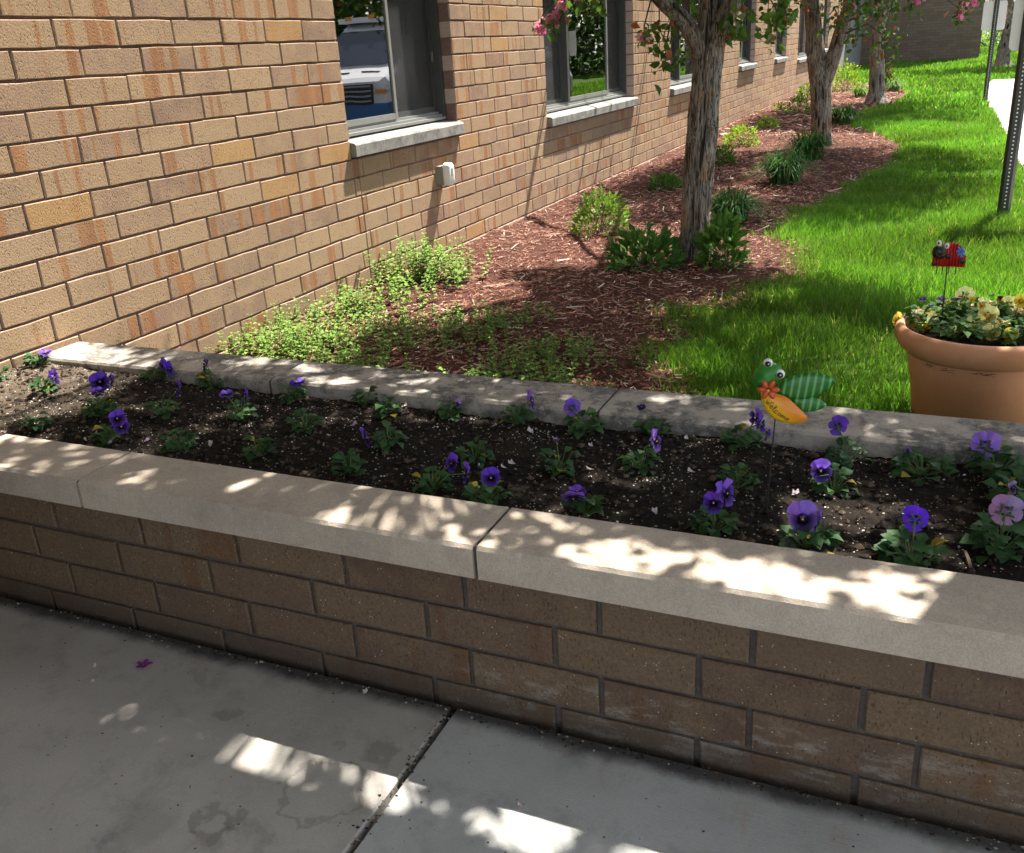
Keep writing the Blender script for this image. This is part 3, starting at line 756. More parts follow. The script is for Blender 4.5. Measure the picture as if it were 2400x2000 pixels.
def spline(ctrl, n):
    """ctrl: (x,y,z,r) points -> resampled path and radii (Catmull-Rom)"""
    c = np.array(ctrl, float); c = np.vstack([2*c[0]-c[1], c, 2*c[-1]-c[-2]]); out = []
    m_ = len(c)-3
    for i in range(n):
        t = i/(n-1)*m_; k = min(int(t), m_-1); f = t-k; p0, p1, p2, p3 = c[k:k+4]
        out.append(.5*((2*p1)+(p2-p0)*f+(2*p0-5*p1+4*p2-p3)*f*f+(3*p1-p0-3*p2+p3)*f**3))
    out = np.array(out); return [tuple(q[:3]) for q in out], [max(.003, float(q[3])) for q in out]
def gap_of(x, y, z, rx, ry):
    t = (z-.15)/LT.z; return (x-LT.x*t, y-LT.y*t, rx, ry)
def in_gap(P_, gaps):
    """open places in the crown: which points stand between the sun and a clearing"""
    P_ = np.atleast_2d(P_); t = (P_[:, 2]-.15)/LT.z; gx = P_[:, 0]-LT.x*t; gy = P_[:, 1]-LT.y*t; m_ = np.zeros(len(P_), bool)
    for (x, y, rx, ry) in gaps: m_ |= ((gx-x)/rx)**2+((gy-y)/ry)**2 < 1
    return m_
def tree(trunk, limbs, crown, nleaf, ntwig, label, sd_, knots=(), nbloom=0, extra=(), lsize=1.0, seg=72, zlow=1.75, flare=.35, group=None, thin=-.13, bare=(), gaps=()):
    rnd = random.Random(sd_); base = trunk[0]
    t = thing('crabapple_tree', (base[0], base[1], GZ), label, 'tree', group)
    ln = sum(math.dist(trunk[i][:3], trunk[i+1][:3]) for i in range(len(trunk)-1))
    p, r_ = spline(trunk, max(30, int(ln*75))); r_ = [q*.94 for q in r_]
    at_origin(bark_tube(p, r_, seg, .16, sd_*3.1, flare, knots).build('trunk', M_bark, None, True), t)
    sk = []
    for lb in limbs:
        p, r_ = spline(lb, 26); at_origin(bark_tube(p, r_, 14, .12, sd_+len(sk)).build('limb', M_bark, None, True), t); sk += p[6:]
    cx, cy, cz, rx, ry, rz = crown; tw = MB(); ends = []
    sk = np.array(sk)
    tries = 0
    while len(ends) < ntwig and tries < 60000:
        tries += 1
        q = np.array([rnd.uniform(-1, 1) for _ in range(3)]); d2 = float(q@q)
        if d2 > 1 or rnd.random() > .35+.65*d2: continue
        P_ = np.array([cx, cy, cz])+q*np.array([rx, ry, rz])
        if P_[2] < zlow+.25*mn.noise((P_[0]*2, P_[1]*2, sd_)) or P_[0] < .78+.12*mn.noise((P_[1]*1.5, P_[2]*2, 7)): continue
        if mn.noise((P_[0]*1.15+sd_, P_[1]*1.15, P_[2]*1.0)) < thin: continue
        if gaps and in_gap(P_, gaps[:12])[0] and rnd.random() < .97: continue
        ends.append(P_)
    for P_ in ends:
        k = int(np.argmin(((sk-P_)**2).sum(1)+.3*np.maximum(0, sk[:, 2]-P_[2]))); s_ = Vector(sk[k]); e = Vector(P_); m_ = (s_+e)/2+Vector((0, 0, .12*(e-s_).length))
        tw.tube([s_, m_, e], [.012, .007, .003], 4, None, 0, False)
    E_ = np.array(ends); per = int(nleaf/len(E_)); P_ = np.repeat(E_, per, 0)+NR.normal(0, 1, (len(E_)*per, 3))*np.array([.11, .11, .10])
    ok = (P_[:, 2] > zlow-.12) & (P_[:, 0] > .62)
    if gaps: ok &= ~(in_gap(P_, gaps) & (NR.random(len(P_)) < .985))
    P_ = P_[ok]
    D = rdir(len(P_), -1, .25); U = rdir(len(P_), .1, 1); l = NR.uniform(.045, .085, len(P_))*lsize
    red = NR.random(len(P_)) < .06
    col = shade(len(P_), (.035, .085, .015), (.095, .165, .028)); col[red] = np.array([.26, .085, .03])
    sets = [leafset(P_, D, U, l, l*.58, col)]
    bl = MB()
    for q in E_[rnd.sample(range(len(E_)), min(nbloom, len(E_)))]:
        for k in range(rnd.randint(3, 6)):
            c = Vector(q)+Vector([rnd.gauss(0, .05) for _ in range(3)]); blossom(bl, c, [rnd.gauss(0, 1) for _ in range(3)], rnd.uniform(.016, .024), (.72, .22, .34), rnd)
    # hanging sprays that reach into the picture: (px, py, y-depth, radius, leaves, blossoms)
    for (a, b_, yd, rad, nl, nb) in extra:
        c = atY(a, b_, yd); k = int(np.argmin(((sk-c)**2).sum(1))); s_ = Vector(sk[k]); e = Vector(c)
        tw.tube([s_, (s_+e)/2+Vector((0, 0, .2)), e+Vector((0, 0, rad)), e-Vector((0, 0, rad))], [.012, .007, .004, .002], 5, None, 0, False)
        Pq = c+NR.normal(0, 1, (nl, 3))*np.array([rad*.5, rad*.5, rad*.6]); Dq = rdir(nl, -1, -.15); l = NR.uniform(.045, .075, nl)*lsize
        col = shade(nl, (.03, .08, .013), (.10, .18, .03)); rd_ = NR.random(nl) < .08; col[rd_] = np.array([.30, .10, .03])
        sets.append(leafset(Pq, Dq, rdir(nl, -.3, .6), l, l*.6, col))
        for k in range(nb):
            cc = Vector(c)+Vector([rnd.gauss(0, rad*.32) for _ in range(3)]); nn = [rnd.gauss(0, .6)+.2, rnd.gauss(0, .6)-.9, rnd.gauss(0, .5)]
            blossom(bl, cc, nn, rnd.uniform(.019, .027), rnd.choice([(.72, .24, .42), (.78, .36, .50), (.66, .16, .36), (.62, .40, .48)]), rnd)
    for pl_ in bare: tw.tube(pl_, [.022, .019, .016, .010][:len(pl_)], 5, None, 0, False)
    at_origin(tw.build('twigs', M_twig, None), t)
    V, T, Cc = cat(sets); o = npmesh('crown', V, T, Cc, M_leaf); at_origin(o, t)
    if bl.n: at_origin(bl.build('blossoms', M_petal, None), t)
    return t
z0 = GZ-.03
rg = random.Random(21); SMALL = []
for i in range(40): q = rg.uniform(.022, .05); SMALL.append(gap_of(rg.uniform(.45, 2.5), rg.uniform(-3.03, -2.84), CAPT, q*1.15, q))
for i in range(46): q = rg.uniform(.025, .06); SMALL.append(gap_of(rg.uniform(.4, 3.0), rg.uniform(-2.8, -2.26), .41, q*1.2, q))
for i in range(26): q = rg.uniform(.025, .05); SMALL.append(gap_of(rg.uniform(.3, 3.0), rg.uniform(-2.22, -2.04), CAPT, q*1.3, q))
for i in range(22): q = rg.uniform(.05, .12); SMALL.append(gap_of(rg.uniform(.6, 2.4), rg.uniform(-1.9, .8), .15, q*1.2, q))
t1 = tree([(1.655, 1.1, z0, .098), (1.662, 1.1, .35, .088), (1.672, 1.1, .55, .087), (1.69, 1.1, .80, .090), (1.705, 1.1, 1.0, .088), (1.722, 1.1, 1.2, .084), (1.738, 1.11, 1.42, .082), (1.74, 1.14, 1.75, .062), (1.76, 1.2, 2.3, .05), (1.8, 1.3, 3.2, .025)],
     [[(1.70, 1.08, 1.30, .055), (1.60, 1.02, 1.48, .046), (1.44, .92, 1.66, .040), (1.1, .6, 2.2, .03), (1.0, .0, 2.9, .015)],
      [(1.76, 1.08, 1.36, .060), (1.86, 1.06, 1.55, .050), (1.98, 1.02, 1.75, .042), (2.5, .8, 2.4, .03), (3.0, .6, 3.1, .014)],
      [(1.74, 1.1, 1.6, .05), (1.85, .6, 2.1, .038), (2.0, -.2, 2.6, .025), (2.2, -.9, 3.0, .012)],
      [(1.74, 1.15, 1.7, .045), (1.7, 1.8, 2.3, .035), (1.9, 2.4, 3.0, .015)]],
     (2.2, .05, 3.1, 1.85, 2.35, 1.4), 38000, 1150, 'gnarled flowering tree with deep ridged bark and a knot, nearest the raised planter', 3,
     [((1.66, .995, .86), .045, .014), ((1.78, 1.03, .93), .035, .020), ((1.60, 1.03, 1.02), .03, .02)], 60,
     [(1545, 70, .9, .10, 34, 0), (1560, 140, .95, .07, 16, 0), (1510, 85, .85, .05, 8, 7), (1600, 30, 1.2, .10, 30, 0), (1620, 130, 1.3, .06, 8, 0), (1725, 40, 1.0, .10, 26, 0), (1745, 75, 1.05, .05, 10, 0), (1705, 78, 1.0, .03, 3, 0),
      (1318, 12, .4, .05, 14, 12), (1292, 50, .4, .035, 5, 15), (1268, 65, .4, .03, 4, 14), (1305, 38, .4, .035, 4, 16), (1410, 2, .5, .05, 9, 0), (1360, -10, .5, .06, 14, 5), (1820, 60, 1.5, .08, 24, 0), (1840, 25, 1.5, .08, 24, 0)], thin=-.22, gaps=[gap_of(2.5, -1.0, .15, .55, .85), gap_of(.10, -2.5, .42, .50, .42), gap_of(1.25, -1.75, .15, 1.0, .16), gap_of(.3, -1.3, .15, .4, .6), gap_of(2.86, -2.55, .41, .15, .12), gap_of(2.70, -2.965, .44, .36, .045), gap_of(1.76, -3.30, .01, .145, .10), gap_of(2.08, -3.31, .01, .085, .09), gap_of(2.37, -3.31, .01, .11, .08), gap_of(.55, -.2, .15, .5, .6), gap_of(2.7, 1.0, .15, .5, .35)]+SMALL,
     bare=[[(1.75, 1.9, 2.5), (.95, 3.0, 2.3), (.36, 3.42, 2.05), (.03, 3.5, 2.0)], [(.95, 3.0, 2.3), (.5, 3.5, 2.25), (.25, 3.6, 2.2), (.08, 3.62, 2.1)], [(1.7, 2.3, 3.0), (1.0, 4.6, 2.5), (.4, 5.2, 2.2), (.04, 5.35, 2.1)], [(1.0, 4.6, 2.5), (.5, 4.9, 2.5), (.2, 5.0, 2.45), (.05, 5.02, 2.4)]])
t2 = tree([(1.69, 7.34, z0, .13), (1.685, 7.34, .4, .115), (1.66, 7.34, .75, .118), (1.60, 7.34, 1.05, .105), (1.55, 7.34, 1.35, .090), (1.50, 7.34, 1.75, .08), (1.45, 7.3, 2.3, .06), (1.4, 7.2, 3.3, .02)],
     [[(1.70, 7.34, .85, .075), (1.78, 7.33, 1.15, .078), (1.86, 7.3, 1.45, .072), (1.97, 7.28, 1.8, .06), (2.3, 7.1, 2.6, .035), (2.7, 6.9, 3.3, .015)],
      [(1.52, 7.33, 1.6, .05), (1.3, 7.0, 2.1, .035), (1.0, 6.6, 2.8, .015)],
      [(1.95, 7.27, 1.75, .045), (2.0, 7.9, 2.4, .03), (2.1, 8.6, 3.0, .012)]],
     (2.15, 6.1, 3.0, 1.75, 2.6, 1.25), 21000, 760, 'forked flowering tree with two stems standing behind the gnarled one', 5,
     [((1.50, 7.24, 1.10), .05, .03)], 40,
     [(1850, 15, 6.4, .16, 40, 0), (1965, 35, 6.6, .14, 34, 0), (2010, 12, 6.5, .16, 40, 2), (2060, 10, 6.8, .16, 36, 3), (2075, 95, 6.9, .16, 40, 0), (2095, 122, 6.9, .09, 14, 0), (2150, 2, 6.4, .08, 10, 14), (2090, 22, 6.4, .15, 26, 0), (2260, 8, 6.3, .10, 16, 12), (2285, 5, 6.3, .06, 8, 12), (2248, 40, 6.3, .07, 16, 9), (2005, 75, 7.0, .12, 22, 0), (1935, 65, 6.9, .10, 10, 0), (1800, 40, 6.0, .14, 30, 0), (1808, 85, 6.0, .10, 18, 0)], 1.15, 40,
     bare=[[(1.2, 6.9, 2.6), (.8, 6.6, 2.3), (.4, 6.3, 2.12), (.03, 6.3, 2.1)], [(.8, 6.6, 2.3), (.5, 6.5, 2.3), (.25, 6.48, 2.28), (.04, 6.45, 2.26)]])
t3 = tree([(1.86, 14.2, z0, .20), (1.85, 14.2, .35, .145), (1.83, 14.2, .75, .125), (1.80, 14.2, 1.15, .110), (1.83, 14.2, 1.5, .095), (1.95, 14.2, 1.8, .085), (2.1, 14.2, 2.4, .06), (2.1, 14.1, 3.4, .02)],
     [[(1.88, 14.2, 1.6, .05), (1.6, 13.8, 2.2, .035), (1.2, 13.5, 3.0, .015)], [(2.0, 14.2, 2.0, .05), (2.5, 13.8, 2.6, .03), (2.9, 13.5, 3.2, .012)]],
     (2.2, 13.1, 3.1, 1.8, 2.6, 1.2), 12000, 520, 'slim flowering tree at the far end of the mulch bed', 9, (), 30,
     [(2120, 10, 12.5, .25, 40, 0), (2040, 20, 13, .2, 30, 0)], 1.4, 24, 1.95, .55)
t4 = tree([(4.42, 27.3, z0, .26), (4.40, 27.3, .6, .17), (4.45, 27.3, 1.2, .15), (4.35, 27.3, 1.9, .13), (4.2, 27.2, 2.8, .08), (4.2, 27.2, 4, .03)],
     [[(4.42, 27.3, 1.3, .10), (4.15, 27.2, 2.0, .08), (3.7, 27, 2.8, .03)], [(4.3, 27.3, 2.0, .08), (4.9, 27.2, 2.8, .05), (5.5, 27, 3.4, .02)]],
     (4.5, 27.0, 3.5, 2.3, 2.3, 1.5), 7000, 320, 'pink blossoming tree out on the lawn past the path', 12, (), 150,
     [(2375, 20, 26, .35, 30, 60), (2350, 50, 26, .22, 12, 40), (2320, 8, 26, .25, 12, 30)], 1.8, 20, 2.0, .6)

# ================================================================== PLANTS IN THE BED
def mound(px, py, wpx, hpx, c0, c1, lsz, label, dens=1.0, lw=.5, name='mound_shrub', cat_='shrub', group=None):
    p = atZ(px, py, GZ+.02); d = (p-CAM)@_fw; rx = wpx/2*d/FPX; hz = hpx*d/FPX
    t = thing(name, (p[0], p[1], GZ), label, cat_, group)
    n = int(700*dens); q = rdir(n, -.05, 1); k = NR.uniform(.45, 1, n)[:, None]**.5
    bump_ = 1+.28*np.array([mn.noise((float(v[0])*2.4+px, float(v[1])*2.4, float(v[2])*2.4)) for v in q])[:, None]
    P_ = np.array([p[0], p[1], GZ+.015])+q*k*bump_*np.array([rx, rx, hz])
    D = q+rdir(n)*.7; D[:, 2] += .35; l = NR.uniform(.6, 1.25, n)*lsz
    V, T, Cc = leafset(P_, D, rdir(n, .1, 1), l, l*lw, shade(n, c0, c1)); o = npmesh('foliage', V, T, Cc, M_pleaf); at_origin(o, t)
    st = MB(); base = Vector((p[0], p[1], bed_z(p[0], p[1])-.02))
    for i in range(26):
        e = Vector(P_[R.randrange(n)]); st.tube([base+Vector((R.uniform(-.3, .3)*rx, R.uniform(-.3, .3)*rx, 0)), (base+e)/2+Vector((0, 0, .03)), e], [.003, .0025, .0015], 4)
    at_origin(st.build('stems', M_twig, None), t); return t
def straps(px, py, wpx, hpx, c0, c1, n, label):
    p = atZ(px, py, GZ+.02); d = (p-CAM)@_fw; rx = wpx/2*d/FPX; hz = hpx*d/FPX
    t = thing('daylily_clump', (p[0], p[1], GZ), label, 'plant')
    b = MB()
    wpx *= 1.25; hpx *= 1.1; rx *= 1.25; hz *= 1.1
    for i in range(int(n*2.3)):
        a = R.random()*6.28; dr = Vector((math.cos(a), math.sin(a), 0)); s_ = Vector((-math.sin(a), math.cos(a), 0)); L0 = R.uniform(.75, 1.15); rr = rx*R.uniform(.15, 1.25)
        b0 = Vector((p[0], p[1], GZ))+dr*rx*.45*R.random()+s_*rx*.25*R.uniform(-1, 1); w = R.uniform(.006, .011)*.5*(1+d*.04)
        V = []; F = []
        for k in range(6):
            u = k/5; q = b0+dr*rr*u**1.7+Vector((0, 0, hz*L0*R.uniform(.8, 1.1)*(1.65*u-.80*u*u*(1+rr/rx*.6)))); ww = w*(1-u**3)+.0006
            V += [q-s_*ww, q+s_*ww]
            if k: F.append((2*k-2, 2*k-1, 2*k+1, 2*k))
        c = [c0[j]+(c1[j]-c0[j])*R.random() for j in range(3)]
        b.add(V, F, tuple(c))
    at_origin(b.build('leaves', M_pleaf, None), t); return t
YG0, YG1 = (.14, .26, .02), (.30, .42, .03)
G0, G1 = (.05, .13, .018), (.11, .22, .03)
D0, D1 = (.034, .10, .022), (.06, .14, .03)
mound(1410, 552, 140, 105, (.07, .15, .02), (.19, .30, .04), .035, 'bushy light green shrub with bare twigs on the mulch by the wall', 1.3, .45)
mound(1512, 628, 165, 82, (.035, .10, .02), (.10, .22, .035), .07, 'broad leaved dark green plant on the wall side of the gnarled trunk', .6, .42, 'broadleaf_plant', 'plant')
mound(1690, 628, 95, 118, (.04, .11, .02), (.12, .25, .035), .07, 'broad leaved plant on the lawn side of the gnarled trunk', .5, .42, 'broadleaf_plant', 'plant')
straps(1714, 520, 115, 95, D0, (.08, .17, .04), 170, 'dark green strap leaved clump right behind the gnarled trunk')
straps(1838, 433, 115, 95, D0, (.09, .19, .05), 170, 'strap leaved clump standing before the forked trunk, the nearer of two')
straps(1893, 378, 105, 85, D0, (.08, .17, .04), 150, 'strap leaved clump at the foot of the forked trunk')
mound(1737, 342, 80, 48, YG0, YG1, .04, 'yellow green mounded shrub low on the mulch between two trunks', .7)
mound(1798, 303, 56, 28, YG0, (.22, .36, .03), .04, 'small yellow green tuft on the mulch near the wall', .4)
mound(1690, 388, 62, 44, G0, G1, .04, 'mid green low mound half hidden by the gnarled trunk', .6)
mound(1560, 447, 84, 38, G0, (.09, .19, .03), .04, 'low green plant between the wall and the gnarled trunk', .6)
mound(1869, 268, 58, 42, G0, YG0, .045, 'fresh green round shrub by the wall beside the forked trunk', .6)
mound(1890, 236, 48, 40, G0, YG1, .05, 'fresh green shrub by the wall, just behind the round one', .5)
mound(1981, 214, 70, 68, YG0, YG1, .06, 'large yellow green shrub against the wall behind the forked tree', .9)
straps(2015, 230, 46, 40, (.10, .20, .03), (.20, .32, .06), 80, 'pale strap leaved clump before the slim far tree')
mound(2073, 216, 36, 62, (.035, .05, .02), (.12, .06, .03), .06, 'dark reddish shrub on the lawn side of the slim far tree', .5)
straps(2094, 216, 44, 40, (.09, .19, .04), (.18, .30, .08), 70, 'light green leafy clump beside the dark reddish shrub')
straps(1975, 290, 80, 52, D0, (.08, .17, .03), 120, 'dark strap leaved clump on the lawn edge past the forked trunk')
mound(1828, 262, 30, 22, YG0, YG1, .04, 'tiny yellow green sprout by the wall', .2)
# leafy clumps by the wall next to the planter
def sprig(sets, st, x, y, h, z=None, k=1.0):
    z = bed_z(x, y) if z is None else z
    lean = Vector((R.gauss(0, .22), R.gauss(0, .22), 1)).normalized(); b0 = Vector((x, y, z-.005)); n = max(2, int(h/.020))
    st.tube([b0, b0+lean*h], [.0013, .0008], 3, (.13, .17, .05), 0, False)
    P_ = []; D = []; l = []; a = R.random()*3
    for i in range(n):
        q = b0+lean*h*(i+1)/n; a += 1.57; top = (i >= n-2)
        for s_ in (0, 3.14159):
            P_.append(q); D.append((math.cos(a+s_), math.sin(a+s_), .5 if top else .15)); l.append(R.uniform(.012, .020)*k*(1.0 if not top else .8))
    P_ = np.array(P_, float); D = np.array(D, float); m_ = len(P_); l = np.array(l)
    sets.append(leafset(P_, D, np.tile(np.array([[0., 0., 1.]]), (m_, 1)), l*1.45, l*1.1, shade(m_, (.075, .15, .022), (.21, .34, .06))))
sets = []; st = MB()
for i in range(2700):
    y = -2.0+1.55*R.random()**1.1; x = R.uniform(.02, 2.0)
    dn = mn.noise((x*2.2, y*2.2, 5))+.35-.40*abs(x-.8)-(.25 if y > -.9 else 0)+(0.12 if x < .5 else 0)
    if dn < R.uniform(-.3, .45): continue
    sprig(sets, st, x, y, R.uniform(.035, .10)*(1.4 if x < .45 else 1))
V, T, Cc = cat(sets); o = npmesh('mint_ground_cover', V, T, Cc, M_pleaf); tag(o, 'spreading small leaved green ground cover behind the raised planter', 'ground cover'); o['kind'] = 'stuff'
o2 = st.build('ground_cover_stems', M_twig); tag(o2, 'thin stems of the small leaved ground cover', 'ground cover'); o2['kind'] = 'stuff'
for (px, py, hh, n, lab) in [(1010, 660, .24, 70, 'tallest leafy clump with pale green tips against the brick wall below the outlet'), (900, 715, .14, 34, 'leafy pale green clump against the wall, middle one of three'), (760, 800, .11, 22, 'leafy pale green clump against the wall close to the back coping')]:
    p = atZ(px, py, GZ+.03); p[0] = max(.12, p[0]); t = thing('mint_clump', (p[0], p[1], GZ), lab, 'plant'); sets = []; st = MB()
    for i in range(n):
        sprig(sets, st, max(.02, p[0]+R.gauss(0, .13)), p[1]+R.gauss(0, .17), hh*R.uniform(.45, 1.1), None, 1.3)
    V, T, Cc = cat(sets); at_origin(npmesh('foliage', V, T, Cc, M_pleaf), t); at_origin(st.build('stems', M_twig, None), t)

# ================================================================== PANSIES
VIO, VIO2, PALE, DARK = (.11, .042, .42), (.165, .075, .48), (.46, .32, .60), (.012, .004, .035)
CC_ = Vector(CAM)
def petal(mb, c, d, nz, l, w, col, dark=None, cup=.25, ruf=.0):
    s_ = nz.cross(d).normalized(); V = [c]; C_ = [dark or col]; na, nr = 7, 3; F = []
    ph = R.random()*6
    for j in range(1, nr+1):
        u = j/nr
        for i in range(na):
            t = -1+2*i/(na-1); ang = t*1.25
            rad = l*(.5*u*(1+math.cos(ang*.9)))**.85 if u else 0
            x = w*.5*math.sin(ang)*u**.7*1.05; y = l*u*(.62+.38*math.cos(ang))
            z = cup*l*(u*u-.35*u)+.065*l*math.sin(4.5*t+ph)*u*u*(1+ruf)
            V.append(c+d*y+s_*x+nz*z)
            k = max(0, 1-(u/.92)**3) if dark else 0
            edge_ = 1+.18*u
            C_.append(tuple(min(1, col[q]*edge_)*(1-k)+(dark or col)[q]*k for q in range(3)))
    for i in range(na-1): F.append((0, 1+i, 2+i))
    for j in range(nr-1):
        for i in range(na-1): F.append((1+j*na+i, 1+j*na+i+1, 1+(j+1)*na+i+1, 1+(j+1)*na+i))
    mb.add(V, F, C_)
def pansy_flower(c, nz, size, col, blotch, up=Vector((0, 0, 1)), eye=(.8, .55, .05)):
    mb = MB(); nz = Vector(nz).normalized(); u_ = (up-nz*up.dot(nz)); u_ = u_.normalized() if u_.length > .1 else nz.orthogonal().normalized(); s_ = nz.cross(u_)
    ro = R.gauss(0, .15)
    def dr(a): a += ro; return u_*math.cos(a)+s_*math.sin(a)
    j = lambda q: tuple(min(1, v*R.uniform(.88, 1.12)) for v in q)
    lt_ = tuple(min(1, q*1.18) for q in col); dk_ = tuple(q*.72 for q in col) if blotch else col
    for a in (-.52, .52): petal(mb, c-nz*size*.10, dr(a+R.gauss(0, .08)), nz, size*R.uniform(.54, .64), size*.60, j(lt_), None, R.uniform(-.15, .4), 1)
    for a in (-1.65, 1.65): petal(mb, c-nz*size*.03, dr(a), nz, size*R.uniform(.44, .52), size*.47, j(dk_), blotch, R.uniform(.0, .4))
    petal(mb, c+nz*size*.02, dr(3.14), nz, size*R.uniform(.46, .54), size*.66, j(dk_), blotch, R.uniform(-.1, .3), 1)
    e = c+nz*size*.06; mb.add([e+u_*size*.06, e-u_*size*.03+s_*size*.05, e-u_*size*.03-s_*size*.05, e+nz*size*.05], [(0, 1, 3), (1, 2, 3), (2, 0, 3)], eye)
    for k in range(5):
        d = dr(k*1.2566+.6); q = c-nz*size*.13; mb.add([q-s_*0, q+d*size*.26+nz.cross(d)*size*.05, q+d*size*.32-nz*size*.03, q+d*size*.26-nz.cross(d)*size*.05], [(0, 1, 2), (0, 2, 3)], (.06, .13, .03))
    return mb
def pansy_foliage(p, r_, n, c0, c1, hh=.04, sc=1.0):
    a = NR.uniform(0, 6.283, n); k = NR.uniform(.15, 1, n)**.7; h = NR.uniform(.006, hh, n)*(1.25-.7*k)
    D = np.stack([np.cos(a), np.sin(a), NR.uniform(-.3, .9, n)], 1)
    P_ = np.array(p)+np.stack([np.cos(a)*k*r_*.62, np.sin(a)*k*r_*.62, h], 1); l = NR.uniform(.016, .032, n)*sc
    col = shade(n, c0, c1); yl = NR.random(n) < .025; col[yl] = np.array([.30, .24, .02])
    V, T, Cc = leafset(P_, D, np.tile(np.array([[0, 0, 1.]]), (n, 1))+rdir(n)*.35, l, l*.86, col, .14, .25)
    return V, T, Cc, P_
NPANSY = [0]
def pansy(fx, fy, flowers=(), r_=.05, label=None, n=24, group=None, yellow=False, z=None, sc=1.0):
    """fx, fy: pixel of the foliage centre; flowers: (px, py, facing, size, colour key)"""
    zz = (.425 if z is None else z); p = atZ(fx, fy+4, zz); p[2] = soil_z(p[0], p[1]) if z is None else z-.02
    p[1] = min(max(p[1], -2.815), -2.255) if z is None else p[1]
    t = thing('pansy', tuple(p), label, 'pansy', group)
    V, T, Cc, P_ = pansy_foliage(p, r_*1.05, int(n*1.7), (.022, .065, .020), (.06, .135, .045), .052*sc, sc)
    at_origin(npmesh('foliage', V, T, Cc, M_pleaf), t)
    st = MB()
    for q in P_[::2]: st.tube([Vector(p)-Vector((0, 0, .005)), Vector(q)], [.0012, .0009], 3, None, 0, False)
    for (a, b_, fc, size, ck) in flowers:
        dy = R.uniform(-.015, .015); c = Vector(atY(a, b_, p[1]-.01+dy)); tc = (CC_-c).normalized(); side = Vector((tc.y, -tc.x, 0)).normalized()
        nz = {'f': tc+Vector((0, 0, .1)), 'r': tc*.55-side*.8, 'l': tc*.55+side*.8, 's': side+tc*.15+Vector((0, 0, .15)), 'S': -side+tc*.15+Vector((0, 0, .15)), 'b': -tc+Vector((0, 0, .25)), 'u': tc*.3+Vector((0, 0, 1)), 'd': tc*.5-Vector((0, 0, .6))}[fc]
        col = {'v': VIO, 'w': VIO2, 'p': (.30, .19, .40), 'd': (.04, .016, .12), 'b': (.09, .025, .52), 'm': (.22, .115, .50)}[ck]
        at_origin(pansy_flower(c, nz, size, col, None if fc == 'b' else DARK).build('flower', M_petal, None, True), t)
        g = nz.normalized(); st.tube([Vector(p), Vector((p[0], p[1], p[2]+.04))*.6+c*.4-g*.01, c-g*size*.12], [.0016, .0015, .0013], 4, (.2, .3, .1))
    at_origin(st.build('stems', simple('pansy_stem', (.09, .15, .04), .6, .3, .2, 60, 0) if 'M_pst' not in globals() else M_pst, None), t)
M_pst = simple('pansy_stem', (.09, .15, .04), .6, .3, .2, 60, 0)
def A4(x, y): return x/2.624, 667+y/2.624
def A5(x, y): return 800+x/2.624, 667+y/2.624
def A6(x, y): return 1600+x/2.624, 667+y/2.624
def PN(f, c, fl, label, **k): pansy(*f(*c), [(*f(a, b_), fc, sz*.92, ck) for (a, b_, fc, sz, ck) in fl], label=label, **k)
NOB = dict(group='bloomless pansies in the planter soil'); NOBL = 'small pansy plant without open blooms in the planter soil'
PN(A4, (240, 495), [(280, 420, 'u', .05, 'w')], 'pansy with one drooping violet bloom in the sunny corner against the brick wall', r_=.045)
PN(A4, (275, 650), [(332, 572, 'r', .052, 'w')], 'sunlit pansy with one violet bloom turned sideways, on the pale sunlit soil')
PN(A4, (610, 765), [(615, 600, 'f', .066, 'v'), (600, 665, 'd', .045, 'w'), (690, 590, 's', .04, 'v')], 'largest pansy with a cluster of deep violet blooms at the edge of the sunny soil', r_=.062, n=34)
PN(A4, (940, 548), [(1000, 490, 'l', .045, 'w'), (1040, 520, 'r', .05, 'b')], 'pansy with two bright violet blooms close to the sunny end of the back coping')
PN(A4, (1300, 575), [(1262, 500, 's', .045, 'd')], 'pansy with one shaded dark violet bloom against the back coping')
PN(A4, (215, 855), [], 'bloomless pansy at the edge of the sunny soil by the front coping', r_=.055)
PN(A4, (665, 905), [(720, 825, 'f', .05, 'v'), (745, 875, 'f', .05, 'v')], 'pansy with two overlapping violet blooms by the front coping joint')
PN(A4, (990, 745), [(1095, 645, 's', .055, 'v')], 'pansy with one violet bloom seen from the side, in mid bed shade', r_=.055)
PN(A4, (1470, 770), [(1395, 675, 'u', .05, 'w'), (1512, 688, 's', .042, 'v')], 'pansy with two small violet blooms spread either side of its leaves')
PN(A4, (1800, 650), [(1825, 603, 'u', .052, 'v')], 'pansy with one violet bloom lying open under the back coping')
PN(A4, (1100, 965), [], 'compact bloomless pansy by the front coping, past its first joint', r_=.055, n=30)
PN(A4, (1880, 835), [], 'bloomless pansy in mid bed between the coping walls, before the paired leafy ones', r_=.055)
PN(A4, (1590, 995), [], 'bloomless pansy close to the front coping with a gap of bare soil behind it', r_=.05)
PN(A4, (5, 590), [], 'leafy bloomless sprig where the soil meets the brick wall', r_=.03, n=12)
PN(A5, (180, 660), [], 'rear one of two touching bloomless pansies under the back coping', r_=.045)
PN(A5, (285, 750), [], 'front one of two touching bloomless pansies under the back coping', r_=.048)
PN(A5, (655, 755), [(715, 735, 'l', .028, 'm')], 'small pansy with one pale lilac bud under the back coping', r_=.04)
PN(A5, (1080, 805), [(1165, 715, 'S', .060, 'w')], 'pansy with one tall bright violet bloom turned away, reaching up to the back coping')
PN(A5, (1490, 840), [(1420, 760, 'b', .052, 'w')], 'pansy with one violet bloom seen from behind near the back coping joint', r_=.058, n=30)
PN(A5, (1945, 840), [(1845, 755, 'u', .03, 'd')], 'leafy pansy with one withered dark bloom against the back coping', r_=.058, n=30)
